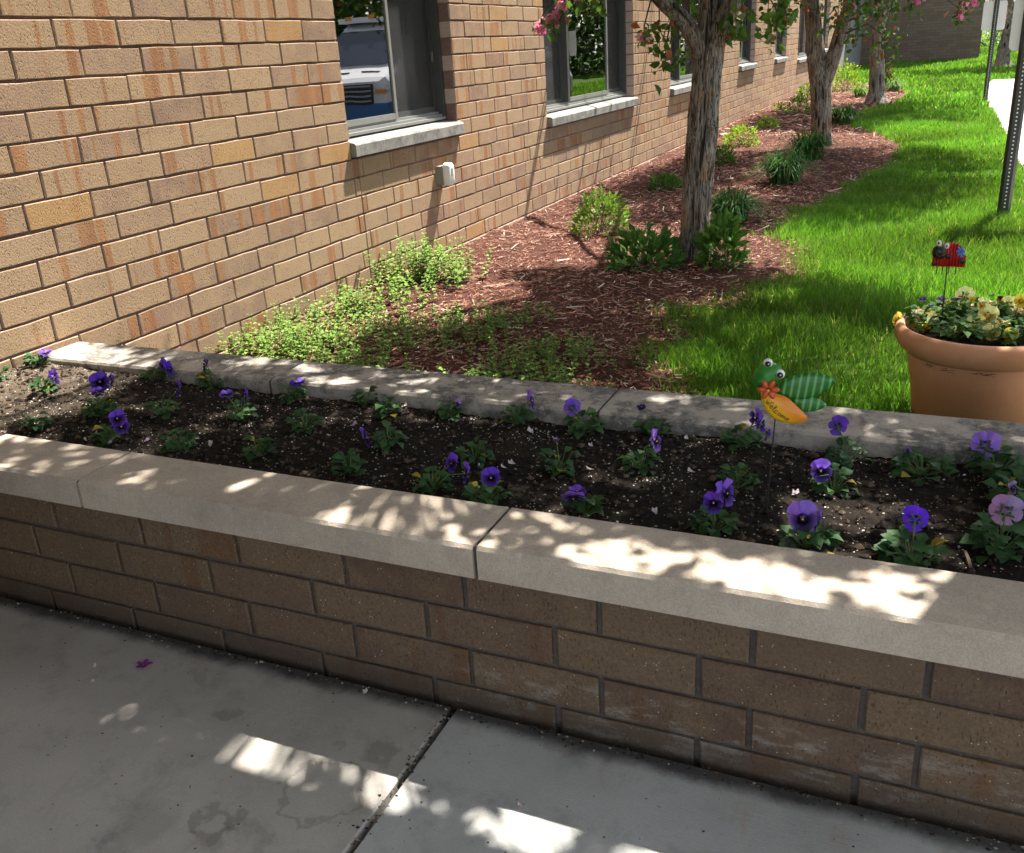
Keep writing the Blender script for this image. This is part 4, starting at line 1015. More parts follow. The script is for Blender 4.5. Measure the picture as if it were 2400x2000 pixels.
PN(A5, (290, 945), [(150, 945, 'S', .058, 'w')], 'grey green pansy with one violet bloom leaning far out sideways')
PN(A5, (820, 1030), [], 'bloomless pansy between the dark blotched bloom and the back coping', r_=.052)
PN(A5, (45, 1095), [], 'bloomless pansy hugging the front coping before the sideways leaning violet bloom', r_=.048)
PN(A5, (550, 1205), [(682, 1100, 'l', .048, 'v'), (765, 1160, 's', .052, 'w')], 'pansy with two violet blooms beside the blotched one on the front coping')
PN(A5, (900, 1260), [(920, 1190, 'f', .050, 'v')], 'pansy with one violet dark blotched bloom facing out over the front coping joint', r_=.058)
PN(A5, (1340, 1070), [(1322, 955, 'u', .018, 'p')], 'pansy with broad leaves and one tiny white bud in mid bed', r_=.065, n=22)
PN(A5, (1850, 1070), [(1935, 965, 'r', .052, 'm')], 'pansy with one lavender bloom on a long bent stem', r_=.055)
PN(A5, (1490, 1335), [(1425, 1310, 'd', .058, 'w'), (1450, 1275, 'u', .045, 'w')], 'pansy with ruffled violet blooms hanging over the front coping', r_=.05)
PN(A6, (370, 940), [(445, 815, 'l', .045, 'w'), (480, 860, 'r', .045, 'v'), (520, 925, 's', .035, 'v')], 'pansy with three violet blooms behind the rod of the frog stake', r_=.058)
PN(A6, (1010, 1010), [(955, 872, 'b', .05, 'v')], 'long stemmed pansy with one violet bloom close to the back coping, past the frog stake', r_=.065)
PN(A6, (340, 1180), [], 'bloomless pansy standing beside the rod of the frog stake', r_=.05)
PN(A6, (930, 1200), [(850, 1150, 'f', .055, 'w')], 'pansy with one open blotched violet bloom, behind the large pale purple one', r_=.058)
PN(A6, (1480, 1100), [(1385, 1022, 'l', .02, 'm')], 'wide spreading pansy with one wilted bud under the back coping', r_=.085, n=40)
PN(A6, (1930, 1110), [(1860, 990, 'b', .068, 'm')], 'tall pansy with one large lavender bloom leaning over the back coping', r_=.07, n=34, sc=1.3)
PN(A6, (195, 1440), [(190, 1345, 'f', .046, 'v'), (268, 1285, 'r', .055, 'w')], 'pansy with two violet blooms, one above the other, by the front coping', r_=.06)
PN(A6, (760, 1540), [(738, 1445, 'f', .068, 'm'), (825, 1455, 's', .05, 'w')], 'pansy with the largest pale purple bloom, dark at its centre, by the front coping', r_=.075, n=26, sc=1.2)
PN(A6, (1410, 1630), [(1430, 1445, 'b', .055, 'b')], 'tall pansy with one sunlit deep blue violet bloom seen from behind', r_=.065, n=34, sc=1.15)
PN(A6, (1960, 1570), [(1985, 1395, 'b', .066, 'p')], 'tall pansy with one dusty mauve bloom seen from behind, in deep shade', r_=.07, n=34, sc=1.2)
PN(A6, (2060, 1290), [(2030, 1250, 'r', .03, 'p')], 'bushy pansy with one closed cream bud in the shaded end of the bed', r_=.07, n=36, sc=1.3)
PN(A6, (2150, 1450), [], 'dark bushy pansy plant in the shade of the column', r_=.08, n=40, sc=1.3)

# fallen petals
def fallen(p, size, col, label, group, cat_='petal'):
    mb = MB(); a = R.random()*6; d = Vector((math.cos(a), math.sin(a), R.uniform(.0, .3))).normalized(); nz = Vector((R.gauss(0, .25), R.gauss(0, .25), 1)).normalized(); nz = (nz-d*nz.dot(d)).normalized()
    petal(mb, Vector((0, 0, 0))-d*size*.5, d, nz, size, size*.8, col, None, .4, 2)
    o = mb.build('fallen_petal', M_petal, None, True); o.location = p; tag(o, label, cat_, group)
PK = [(.62, .50, .56), (.55, .42, .52), (.68, .58, .60)]
for f, L in ((A4, [(525,945),(670,955),(900,950),(1590,610),(2015,930),(1215,945),(1295,975)]), (A5, [(385,737),(75,870),(935,865),(1165,890),(1535,970),(1530,1130),(1000,1120),(860,1100),(120,1150),(1930,1390),(1050,1095)]), (A6, [(25,945),(905,965),(55,1160),(690,1270),(1335,1060),(1340,1095),(1580,1570),(1510,1665),(1540,1695)])):
    for (x, y) in L:
        p = atZ(*f(x, y), .412); p[2] = soil_z(p[0], p[1])+.006
        fallen(tuple(p), R.uniform(.016, .024), R.choice(PK), 'pale pink fallen petal lying on the dark planter soil', 'petals fallen on the soil')
for (a, b_) in [(394, 1520), (46, 1419), (222, 1566), (513, 1583), (1857*.461, 1626), (1222, 1892), (218, 1600), (127, 1404)]:
    p = atZ(a, b_, SZ); fallen((p[0], p[1], SZ+.004), R.uniform(.010, .018), R.choice(PK), 'pale fallen petal lying on the concrete sidewalk', 'petals fallen on the sidewalk')
p = atZ(1095, 900, CAPT); fallen((p[0], p[1], CAPT+.004), .02, PK[0], 'pale pink fallen petal resting on the back coping', None)
p = atZ(9, 1017, CAPT); fallen((p[0], p[1], CAPT+.004), .025, PK[1], 'pale fallen petal at the inner edge of the front coping', None)
p = atZ(338, 1564, SZ); mb = MB(); blossom(mb, Vector((0, 0, .003)), (0, 0, 1), .02, (.30, .03, .28), R); o = mb.build('fallen_blossom', M_petal); o.location = (p[0], p[1], SZ+.002); tag(o, 'magenta fallen blossom lying on the sidewalk', 'blossom')
p = atZ(22, 1378, SZ); mb = MB(); blossom(mb, Vector((0, 0, .003)), (0, 0, 1), .015, (.22, .08, .5), R); o = mb.build('fallen_blossom', M_petal); o.location = (p[0], p[1], SZ+.002); tag(o, 'violet fallen blossom at the foot of the planter wall', 'blossom')
p = atZ(*A6(1750, 1690), .415); mb = MB(); mb.tube([(-.004, .025, .012), (.002, 0, .008), (.006, -.028, .004)], [.004, .0045, .0035], 6); o = mb.build('twig', M_twig); o.location = (p[0], p[1], soil_z(p[0], p[1])); tag(o, 'short brown twig lying on the planter soil', 'twig')

# ================================================================== GARDEN STAKES
def dome(mb, outline, th, bulge, m=0, col=None, back=True):
    """sheet-metal shape with a softly pressed face: outline (x,z) pairs facing -y"""
    n = len(outline); cx = sum(q[0] for q in outline)/n; cz = sum(q[1] for q in outline)/n
    V = []; F = []; K = 4
    for k in range(K):
        s_ = 1-k/K
        for (x, z) in outline: V.append((cx+(x-cx)*s_, -bulge*(1-s_**2), cz+(z-cz)*s_))
    V.append((cx, -bulge, cz)); ic = len(V)-1
    for k in range(K-1):
        for i in range(n): i2 = (i+1) % n; F.append((k*n+i, k*n+i2, (k+1)*n+i2, (k+1)*n+i))
    for i in range(n): F.append(((K-1)*n+i, (K-1)*n+(i+1) % n, ic))
    o = len(V)
    for (x, z) in outline: V.append((x, th, z))
    for i in range(n): i2 = (i+1) % n; F.append((i2, i, o+i, o+i2))
    F.append(tuple(o+i for i in range(n)))
    mb.add(V, F, col, m)
def smooth_closed(pts, k=6):
    n = len(pts); out = []
    for i in range(n):
        p0, p1, p2, p3 = [np.array(pts[(i+j-1) % n], float) for j in range(4)]
        for t in range(k):
            f = t/k; out.append(tuple(.5*((2*p1)+(p2-p0)*f+(2*p0-5*p1+4*p2-p3)*f*f+(3*p1-p0-3*p2+p3)*f**3)))
    return out
def circ(cx, cz, r_, n=24, e=1.0): return [(cx+r_*math.cos(2*math.pi*i/n), cz+e*r_*math.sin(2*math.pi*i/n)) for i in range(n)]
def paint(name, c, rough=.35): return simple(name, c, rough, .5, .08, 25, .05, .001)
def gradmat(name, fn, rough=.38):
    m = Mat(name, rough, .5); fn(m); return m.m
def leafpaint(m):
    g = m.new('ShaderNodeTexCoord'); sx = m.new('ShaderNodeSeparateXYZ'); m.L(g.outputs['Object'], sx.inputs[0])
    w = m.math('SINE', m.math('MULTIPLY', m.math('ADD', sx.outputs[0], m.math('MULTIPLY', sx.outputs[2], -.12)), 2*math.pi/.0145))
    m.color(m.mix(m.ss(w, .1, .95), (.018, .13, .022), (.10, .34, .09)))
FS = .000226
frog_base = atZ(1796, 1200, .405); frog_base[2] = soil_z(frog_base[0], frog_base[1])
fr = thing('frog_garden_stake', tuple(frog_base), 'painted metal frog stake with leaf wings and the word Welcome, standing in the planter', 'garden stake')
face = math.atan2(CAM[0]-frog_base[0], -(CAM[1]-frog_base[1]))*.6
fr.rotation_euler = (0, 0, face)
FO = Vector((0.010, 0, atY(1806, 984, frog_base[1])[2]-frog_base[2]))
def fq(x, y): return (FO.x+(x-312)*FS, FO.z-(y-690)*FS)
def fpart(name, outline, mat, yoff, bulge, smooth_=True, k=6):
    mb = MB(); pts = [fq(*q) for q in outline]; pts = smooth_closed(pts, k) if smooth_ else pts
    dome(mb, pts, .0012, bulge); o = mb.build(name, mat, fr, True); o.location = (0, yoff, 0); return o
mb = MB(); mb.tube([(0, .003, -.06), (.004, .003, FO.z*.5), (FO.x, .003, FO.z+.03)], .0015, 8); mb.build('rod', simple('rusty_rod', (.022, .018, .014), .6, .4, .3, 60, 0), fr)
def orangepaint(m):
    g = m.new('ShaderNodeTexCoord'); sx = m.new('ShaderNodeSeparateXYZ'); m.L(g.outputs['Object'], sx.inputs[0])
    t = m.math('ADD', m.math('MULTIPLY', sx.outputs[0], 12.0), m.math('MULTIPLY', m.math('SUBTRACT', sx.outputs[2], FO.z), 12.0))
    m.color(m.ramp(m.ss(t, -.1, .85), [(0, (.80, .52, .012)), (.6, (.80, .45, .014)), (1, (.66, .22, .012))]))
fpart('body', [(170,400),(172,470),(195,550),(230,615),(290,672),(370,705),(470,714),(550,698),(592,652),(545,590),(462,508),(392,455),(300,425),(215,398)], gradmat('orange_paint', orangepaint), 0, .010)
wm = gradmat('striped_leaf_paint', leafpaint)
fpart('wing', [(295,415),(340,325),(430,262),(560,222),(700,222),(806,268),(770,345),(690,412),(600,458),(490,475),(390,458)], wm, .004, .007)
fpart('wing', [(440,486),(520,466),(640,454),(748,515),(712,562),(640,592),(565,606),(500,560)], wm, .0065, .005)
fpart('head', [(98,345),(92,270),(118,190),(175,140),(250,122),(320,140),(358,195),(352,260),(310,312),(240,352),(150,365)], gradmat('frog_green_paint', lambda m: m.color(m.ramp(m.noise(m.obj(), 22, 2), [(.35, (.016, .15, .014)), (.65, (.035, .24, .025))]))), -.006, .016)
for (x, y, r_) in ((222, 117, 42), (332, 218, 44)):
    e = fpart('eye', circ(x, y, r_), M_eyew, -.012, .008, False); mb = MB(); dome(mb, [fq(*q) for q in circ(x+3, y+2, r_*.64)], .001, .004); pu = mb.build('pupil', M_black, e, True); pu.location = (0, -.0068, 0)
    mb = MB(); dome(mb, [fq(*q) for q in circ(x+8, y-6, r_*.15, 10)], .001, .001); g_ = mb.build('glint', M_eyew, e, True); g_.location = (0, -.0115, 0)
mb = MB(); mb.tube([(*[fq(122, 292)[0]], -.012, fq(0, 292)[1]), (fq(132, 0)[0], -.015, fq(0, 322)[1]), (fq(165, 0)[0], -.016, fq(0, 333)[1]), (fq(200, 0)[0], -.017, fq(0, 328)[1])], .0007, 5); mb.build('mouth', M_black, fr)
M_redp = paint('red_flower_paint', (.50, .075, .025))
for k in range(6):
    a = math.radians(60*k+62); mb = MB(); cx, cy = 238+58*math.cos(a), 362-58*math.sin(a); ou = []
    for i in range(14):
        w = 2*math.pi*i/14; u, v = 44*math.cos(w), 26*math.sin(w); ou.append(fq(cx+u*math.cos(a)-v*math.sin(a), cy-u*math.sin(a)-v*math.cos(a)))
    dome(mb, ou, .001, .004); o = mb.build('petal', M_redp, fr, True); o.location = (0, -.020, 0)
mb = MB(); mb.lathe([(.0001, 0), (.0028, .001), (.0036, .003), (.0026, .0055), (.0001, .0065)], (0, 0, 0), 10); o = mb.build('bead', paint('bead_gold', (.55, .33, .03)), fr, True); o.location = (fq(238, 0)[0], -.024, fq(0, 362)[1]); o.rotation_euler = (math.radians(90), 0, 0)
# hand-lettered "Welcome", strokes of thin wire-like paint along the orange body
GL = {'W': ([[(0, 1.25), (.12, .35), (.25, .05), (.42, .85), (.55, .05), (.72, .55), (.85, 1.35), (1.25, 1.6)]], 1.0), 'e': ([[(.05, .40), (.5, .48), (.52, .75), (.3, .86), (.08, .6), (.06, .25), (.3, .0), (.62, .18)]], .72),
      'l': ([[(.05, .2), (.28, .9), (.34, 1.5), (.2, 1.5), (.12, .9), (.14, .2), (.3, 0), (.42, .12)]], .50), 'c': ([[(.55, .72), (.3, .85), (.06, .55), (.1, .15), (.35, .0), (.62, .15)]], .72),
      'o': ([[(.3, .85), (.06, .55), (.12, .12), (.38, .0), (.6, .3), (.52, .72), (.3, .85)]], .76), 'm': ([[(.05, 0), (.08, .8), (.12, .45), (.3, .82), (.4, .5), (.38, .02), (.46, .5), (.64, .82), (.76, .5), (.78, 0)]], .95)}
mb = MB(); px_, py_ = 212, 512; bx, by = .765, .645; hgt = 52
cur = 0.0
for i, chh in enumerate('Welcome'):
    st_, adv = GL[chh]
    for s_ in st_:
        sm = []
        for k in range(len(s_)-1):
            for f in (0, .5): sm.append((s_[k][0]+(s_[k+1][0]-s_[k][0])*f, s_[k][1]+(s_[k+1][1]-s_[k][1])*f))
        sm.append(s_[-1]); pts = []
        for (u, v) in sm:
            d_ = (cur+u)*hgt; bowx = 10*math.sin((cur+u)/5.4*math.pi)
            X = px_+bx*d_+v*hgt*.62*by*1.0-bowx*.7; Y = py_+by*d_-v*hgt*.62*bx*1.25+bowx*.7
            q = fq(X, Y); cxx, czz = fq(360, 560); rr = min(1, math.hypot((q[0]-cxx)/.048, (q[1]-czz)/.036)); pts.append((q[0], -.0102*(1-rr*rr)-.0012, q[1]))
        mb.tube(pts, .00065, 5)
    cur += adv
mb.build('lettering', M_black, fr)

# ================================================================== TERRACOTTA POT
PC = np.array([3.155, -1.25]); PR, PZ = .236, .470
pot = thing('flower_pot', (PC[0], PC[1], GZ), 'large round terracotta coloured pot with a thick rolled rim on the grass', 'flower pot')
mb = MB(); hb = PZ-GZ
mb.lathe([(.178, -.02), (.183, .0), (.204, hb*.45), (.226, hb-.085), (.224, hb-.08), (.220, hb-.08)], (0, 0, 0), 72); mb.build('body', M_terra, pot, True)
mb = MB(); mb.lathe([(.224, hb-.088), (.234, hb-.085), (.250, hb-.070), (.263, hb-.047), (.267, hb-.028), (.262, hb-.010), (.252, hb-.001), (.243, hb), (.236, hb-.007), (.231, hb-.025), (.226, hb-.095)], (0, 0, 0), 72); mb.build('rim', M_terra, pot, True)
mb = MB()
for i in range(34):
    a = R.choice([-1.45, -1.55, -1.62, -1.9, -2.05, -2.3])+R.gauss(0, .05); w = R.uniform(.006, .022); z = hb-.094+R.uniform(-.01, .002); rr = .2265
    V = [(rr*math.cos(a+s_*w*2), rr*math.sin(a+s_*w*2), z+t*R.uniform(.0003, .0011)) for s_, t in ((-1, -1), (1, -1), (1, 1), (-1, 1))]; mb.add(V, [(0, 1, 2, 3)])
mb.build('scuff_marks', M_caulk, pot)
mb = MB(); V = []; nn = 36
for k in range(6):
    for i in range(nn): rr = .231*k/5; w = 2*math.pi*i/nn; V.append((rr*math.cos(w), rr*math.sin(w), hb-.045+.02*(1-(k/5)**2)+R.uniform(-.004, .004)))
F = [(k*nn+i, k*nn+(i+1) % nn, (k+1)*nn+(i+1) % nn, (k+1)*nn+i) for k in range(5) for i in range(nn)]
mb.add(V, F); mb.build('soil', M_soil, pot, True)
YEL, CRM, PUR = (.76, .66, .12), (.80, .77, .40), (.055, .015, .16)
def B6(x, y): return 2080+x/3.803, 530+y/3.803
# several plants share the pot: each is a pansy with foliage and its own blooms
potpl = [((250, 850), .075, [((335, 905), 'f', .036, YEL), ((405, 835), 'b', .038, (.66, .68, .52)), ((88, 838), 'l', .05, YEL)], 'yellow pansy at the rim edge of the terracotta pot, one bloom hanging outside'),
         ((330, 770), .06, [((310, 655), 'u', .028, PUR), ((385, 720), 'f', .018, (.05, .05, .4))], 'small dark purple and blue violas at the back of the terracotta pot'),
         ((560, 800), .08, [((480, 650), 'u', .030, PUR), ((600, 655), 'u', .028, PUR), ((550, 805), 'r', .026, CRM), ((540, 690), 'l', .024, YEL)], 'purple topped pansy next to the ladybird rod in the terracotta pot'),
         ((700, 760), .085, [((685, 620), 'b', .060, CRM), ((755, 650), 'r', .028, YEL), ((705, 815), 'l', .02, YEL)], 'cream pansy with one big bloom seen from behind in the terracotta pot'),
         ((600, 960), .07, [((600, 935), 's', .028, CRM)], 'pansy with one half closed cream bloom at the front of the terracotta pot'),
         ((800, 900), .08, [((893, 800), 'f', .066, CRM), ((785, 880), 'b', .062, CRM), ((840, 700), 'l', .045, CRM), ((690, 900), 'f', .034, CRM)], 'pansy with two large cream yellow blooms in the middle of the terracotta pot'),
         ((940, 990), .08, [((935, 950), 'f', .052, CRM), ((1098, 975), 'f', .046, YEL), ((1020, 860), 'u', .046, CRM)], 'pansy with two yellow blooms drooping over the front rim of the terracotta pot'),
         ((950, 740), .085, [((910, 680), 'u', .040, CRM), ((1005, 660), 'f', .024, (.03, .01, .02)), ((1085, 700), 'b', .052, CRM), ((1060, 770), 'f', .026, YEL)], 'pansy with cream blooms and one nearly black one at the back of the terracotta pot'),
         ((1150, 960), .09, [((1195, 945), 'f', .030, PUR)], 'pansy with one dark purple bloom by the front rim of the terracotta pot'),
         ((1120, 820), .09, [((1190, 670), 'f', .045, YEL), ((1205, 760), 'u', .038, CRM), ((1212, 890), 's', .034, PUR)], 'mixed yellow and purple pansy on the far side of the terracotta pot')]
for (c, rr, fl, lab) in potpl:
    zs_ = PZ-.03; a, b_ = B6(*c); p = atZ(a, b_+10, zs_); v = p[:2]-PC; ln = np.hypot(*v)
    if ln > .185: p[:2] = PC+v/ln*.185
    p[2] = zs_-.004
    t = thing('pansy', tuple(p), lab, 'pansy')
    V, T, Cc, P_ = pansy_foliage(p, rr, 58, (.05, .12, .024), (.13, .25, .05), .075, 1.15); at_origin(npmesh('foliage', V, T, Cc, M_pleaf), t); st = MB()
    for q in P_[::3]: st.tube([Vector(p)-Vector((0, 0, .01)), Vector(q)], [.0014, .001], 3, None, 0, False)
    for (q, fc, size, col) in fl:
        c3 = Vector(atY(*B6(*q), p[1]-.01)); tc = (CC_-c3).normalized(); side = Vector((tc.y, -tc.x, 0)).normalized()
        nz = {'f': tc+Vector((0, 0, .1)), 'r': tc*.6-side*.7, 'l': tc*.6+side*.7, 's': side+tc*.2, 'b': -tc+Vector((0, 0, .3)), 'u': tc*.3+Vector((0, 0, 1)), 'd': tc*.6-Vector((0, 0, .4))}[fc]
        dk = DARK if col is PUR else (.70, .36, .015)
        at_origin(pansy_flower(c3, nz, size, col, None if fc == 'b' else dk).build('flower', M_petal, None, True), t)
        st.tube([Vector(p), (Vector(p)+c3)/2+Vector((0, 0, .015)), c3-nz.normalized()*size*.1], [.0017, .0016, .0013], 4)
    at_origin(st.build('stems', M_pst, None), t)

# ladybird stake in the pot
BY = -1.20; bb = atY(*B6(480, 850), BY); lb = thing('ladybird_garden_stake', (bb[0], bb[1], PZ-.035), 'red corrugated metal ladybird stake with a blue flower, stuck in the terracotta pot', 'garden stake')
bs_ = (np.array(bb)-CAM)@_fw/FPX/3.803
def lq(x, y): q = atY(*B6(x, y), BY); return (q[0]-bb[0], q[2]-(PZ-.035))
LB = [(395,362),(394,300),(410,230),(455,185),(520,158),(580,148),(640,162),(680,205),(697,265),(690,366)]
ou = []
top = smooth_closed([lq(*q) for q in LB], 5)
# corrugated body: vertical strips following the outline
x0b, x1b = lq(396, 330)[0], lq(694, 320)[0]; zb_ = lq(540, 364)[1]
def ztop(x):
    t = (x-x0b)/(x1b-x0b); pts = sorted([(lq(*q)[0], lq(*q)[1]) for q in LB[1:-1]]); return float(np.interp(x, [q[0] for q in pts], [q[1] for q in pts]))
mb = MB(); V = []; F = []; n = 84
for i in range(n+1):
    x = x0b+(x1b-x0b)*i/n; y = .0022*math.sin(i/n*2*math.pi*10.5); zz = max(ztop(x), zb_+.004); wz = zb_+.0014*math.sin(i*.9)
    V += [(x, y, wz), (x, y, zz), (x, y+.0012, wz), (x, y+.0012, zz)]
for i in range(n): o_ = 4*i; F += [(o_, o_+4, o_+5, o_+1), (o_+6, o_+2, o_+3, o_+7), (o_+1, o_+5, o_+7, o_+3), (o_+4, o_, o_+2, o_+6)]
mb.add(V, F); mb.build('body', paint('ladybird_red', (.52, .022, .02)), lb, True)
def lpart(name, outline, mat, yoff, bulge, parent=None):
    mb = MB(); dome(mb, [lq(*q) for q in outline], .0012, bulge); o = mb.build(name, mat, parent or lb, True); o.location = (0, yoff, 0); return o
hd = lpart('head', circ(462, 232, 64), M_black, -.006, .010)
lpart('eye', circ(460, 147, 25, 20, 1.15), M_eyew, -.010, .003); lpart('eye', circ(530, 172, 22, 20, 1.2), M_eyew, -.010, .003)
lpart('pupil', circ(458, 146, 9, 12), M_black, -.0142, .001); lpart('pupil', circ(529, 173, 8, 12), M_black, -.0142, .001)
for c in ((540, 272, 22), (668, 312, 24), (412, 330, 18)): lpart('spot', circ(*c, 18), M_black, -.0045, .0012)
blu = paint('blue_flower_paint', (.06, .28, .75))
for k in range(7):
    a = 2*math.pi*k/7+.3; cx, cy = 655+27*math.cos(a), 228-32*math.sin(a); o2 = [(cx+(20*math.cos(w)*math.cos(a)-10*math.sin(w)*math.sin(a)), cy-(20*math.cos(w)*math.sin(a)+10*math.sin(w)*math.cos(a))) for w in [2*math.pi*i/12 for i in range(12)]]
    lpart('petal', o2, blu, -.008, .0015)
lpart('flower_centre', circ(655, 228, 8, 12), paint('flower_centre_blue', (.02, .10, .45)), -.0100, .002)
def lt(pts, r_, name, mat): mb = MB(); mb.tube([(lq(x, y)[0], yy, lq(x, y)[1]) for x, y, yy in pts], r_, 6); return mb.build(name, mat, lb, True)
lt([(495, 175, -.005), (487, 135, -.006), (475, 105, -.006), (455, 98, -.006)], .0010, 'antenna', M_black); lt([(500, 178, -.005), (510, 145, -.006), (525, 125, -.006), (548, 128, -.006)], .0010, 'antenna', M_black)
lt([(435, 215, -.0155), (438, 245, -.0165), (465, 265, -.0165), (500, 250, -.0150)], .0006, 'smile', paint('smile_red', (.4, .04, .03)))
for x in (442, 492, 548, 612):
    lt([(x, 355, .001), (x-3, 395, .001), (x-8, 425, 0), (x-14, 428, -.002)], .0017, 'leg', M_black)
lt([(535, 330, .004), (512, 560, .004), (480, 850, .004), (476, 900, .004)], .0021, 'rod', M_black)

# ================================================================== SIGN POSTS
def signpost(base, top, plate, facey, label, pw=.058):
    t = thing('sign_post', (base[0], base[1], GZ), label, 'sign post')
    b = MB(); h = top-GZ; w = pw/2
    b.add([(-w, .012, -.1), (-w*.55, -.022, -.1), (w*.55, -.022, -.1), (w, .012, -.1), (w*.72, .012, -.1), (w*.45, -.014, -.1), (-w*.45, -.014, -.1), (-w*.72, .012, -.1)]+
          [(-w, .012, h), (-w*.55, -.022, h), (w*.55, -.022, h), (w, .012, h), (w*.72, .012, h), (w*.45, -.014, h), (-w*.45, -.014, h), (-w*.72, .012, h)],
          [(i, (i+1) % 8, 8+(i+1) % 8, 8+i) for i in range(8)]); b.build('post', M_steel, t)
    hl = MB(); z = .08
    while z < h-.03: hl.lathe([(.0001, 0), (.0055, 0)], (0, 0, 0), 10); z += 1e9
    hl = MB(); z = .08
    while z < h-.03:
        V = [(0, -.0228, z)]+[(.0058*math.cos(k*.785), -.0228, z+.0058*math.sin(k*.785)) for k in range(8)]
        hl.add(V, [(0, 1+k, 1+(k+1) % 8) for k in range(8)]); z += .0254
    stuff(hl.build('punched_holes', M_signback, t))
    x0, x1, zz0, zz1 = plate; b = MB(); ou = []; r_ = .035
    for (cx, cz, a0) in ((x1-r_, zz1-r_, 0), (x0+r_, zz1-r_, 90), (x0+r_, zz0+r_, 180), (x1-r_, zz0+r_, 270)):
        for k in range(6): w_ = math.radians(a0+18*k); ou.append((cx+r_*math.cos(w_)-base[0], cz+r_*math.sin(w_)-GZ))
    n = len(ou); V = [(x, .014, z) for x, z in ou]+[(x, .017, z) for x, z in ou]
    b.add(V, [tuple(range(n)), tuple(range(2*n-1, n-1, -1))]+[(i, (i+1) % n, n+(i+1) % n, n+i) for i in range(n)]); pt = b.build('sign_plate', M_signback, t)
    for z in (zz0+.08, zz1-.08):
        b = MB(); b.lathe([(.0001, .004), (.006, .004), (.007, 0)], (0, 0, 0), 8); o = b.build('bolt', M_grey, pt); o.location = (0, -.0235, z-GZ); o.rotation_euler = (math.radians(90), 0, 0)
    return t
pb = atZ(2350, 512, GZ); signpost(pb, 1.90, (pb[0]-.10, pb[0]+.36, 1.19, 1.80), 0, 'perforated dark steel post with a blank backed sign, by the near edge of the path', .082)
pb = atZ(2308, 241, GZ); signpost(pb, 1.72, (pb[0]-.19, pb[0]+.155, 1.24, 1.68), 0, 'perforated steel post with a grey backed sign, farther along the path beside the lawn', .075)

# ================================================================== OUTLET ON THE WALL
ob = thing('outdoor_outlet', (0, 1.0, .66), 'grey outdoor outlet box with a bubble cover on the brick wall under the first window', 'outlet')
y0, y1, zz0, zz1 = -.045, .045, -.055, .060
mb = MB(); mb.box(-.01, .045, y0, y1, zz0, zz1); mb.box(.045, .052, y0-.004, y1+.004, zz0-.004, zz1+.004); mb.build('box', M_grey, ob)
mb = MB(); pts = smooth_closed([(y0+.004, zz0+.01), (y0+.002, zz1-.01), (y0+.02, zz1+.016), (y1-.02, zz1+.016), (y1-.002, zz1-.01), (y1-.004, zz0+.01), (y1-.02, zz0-.012), (y0+.02, zz0-.012)], 4)
n = len(pts); V = [(.052, a, b_) for a, b_ in pts]+[(.085, a*.96, b_*.96) for a, b_ in pts]+[(.095, a*.7, b_*.82) for a, b_ in pts]
mb.add(V, [(i, (i+1) % n, n+(i+1) % n, n+i) for i in range(n)]+[(n+i, n+(i+1) % n, 2*n+(i+1) % n, 2*n+i) for i in range(n)]+[tuple(range(2*n, 3*n))]); cv = mb.build('cover', M_white, ob, True)
mb = MB(); mb.box(.0945, .0975, -.012, .012, -.005, .045); mb.build('rib', M_grey, cv)
for s_ in (-.028, -.014):
    mb = MB(); mb.tube([(.04, s_, zz0-.001), (.055, s_, zz0-.010), (.075, s_+.004, zz0-.006)], .003, 6); mb.build('cord_slot', M_black, ob)

# ================================================================== VEHICLES (parked beyond the path; seen in the window glass)
M_tyre = simple('tyre_rubber', (.02, .02, .02), .85, .2, .2, 60); M_vw = simple('van_white_paint', (.78, .79, .80), .3, .6, .02, 3, 0); M_vb = simple('van_blue_paint', (.02, .13, .34), .3, .6, .05, 3, 0)
M_vg = simple('vehicle_glass', (.03, .04, .06), .06, .9, .05, 3, 0); M_amb = simple('amber_lens', (.75, .26, .02), .25, .6, .1, 30, 0); M_lamp = simple('headlamp_lens', (.55, .56, .58), .15, .8, .1, 50, 0); M_chr = simple('grille_grey', (.30, .31, .33), .35, .6, .1, 30, 0)
def loft(mb, secs, m=0):
    """secs: list of (y, [(x,z)...]) cross sections with equal counts"""
    n = len(secs[0][1]); V = [(x, y, z) for y, s_ in secs for x, z in s_]; F = []
    for i in range(len(secs)-1):
        for k in range(n): F.append((i*n+k, i*n+(k+1) % n, (i+1)*n+(k+1) % n, (i+1)*n+k))
    F += [tuple(range(n))[::-1], tuple((len(secs)-1)*n+k for k in range(n))]; mb.add(V, F, None, m)
def sec(w, z0_, z1_, tw, r_=.08): return [(-w, z0_), (w, z0_), (w, z0_+(z1_-z0_)*.55), (tw, z1_-r_), (tw-r_, z1_), (-tw+r_, z1_), (-tw, z1_-r_), (-w, z0_+(z1_-z0_)*.55)]
def wheel(parent, x, y, r_):
    b = MB(); b.lathe([(r_*.55, -.10), (r_*.92, -.11), (r_, -.07), (r_, .07), (r_*.92, .11), (r_*.55, .10)], (0, 0, 0), 24); w = b.build('wheel', M_tyre, parent, True); w.location = (x, y, r_); w.rotation_euler = (0, math.radians(90), 0)
    b = MB(); b.lathe([(.001, -.08), (r_*.3, -.085), (r_*.56, -.06), (r_*.56, .06), (r_*.3, .085), (.001, .08)], (0, 0, 0), 20); b.build('rim', M_chr, w, True)
van = thing('parked_van', (7.60, 12.0, -.02), 'white and blue van parked beyond the path, mirrored in the first window', 'van')
van.rotation_euler = (0, 0, math.radians(-6))
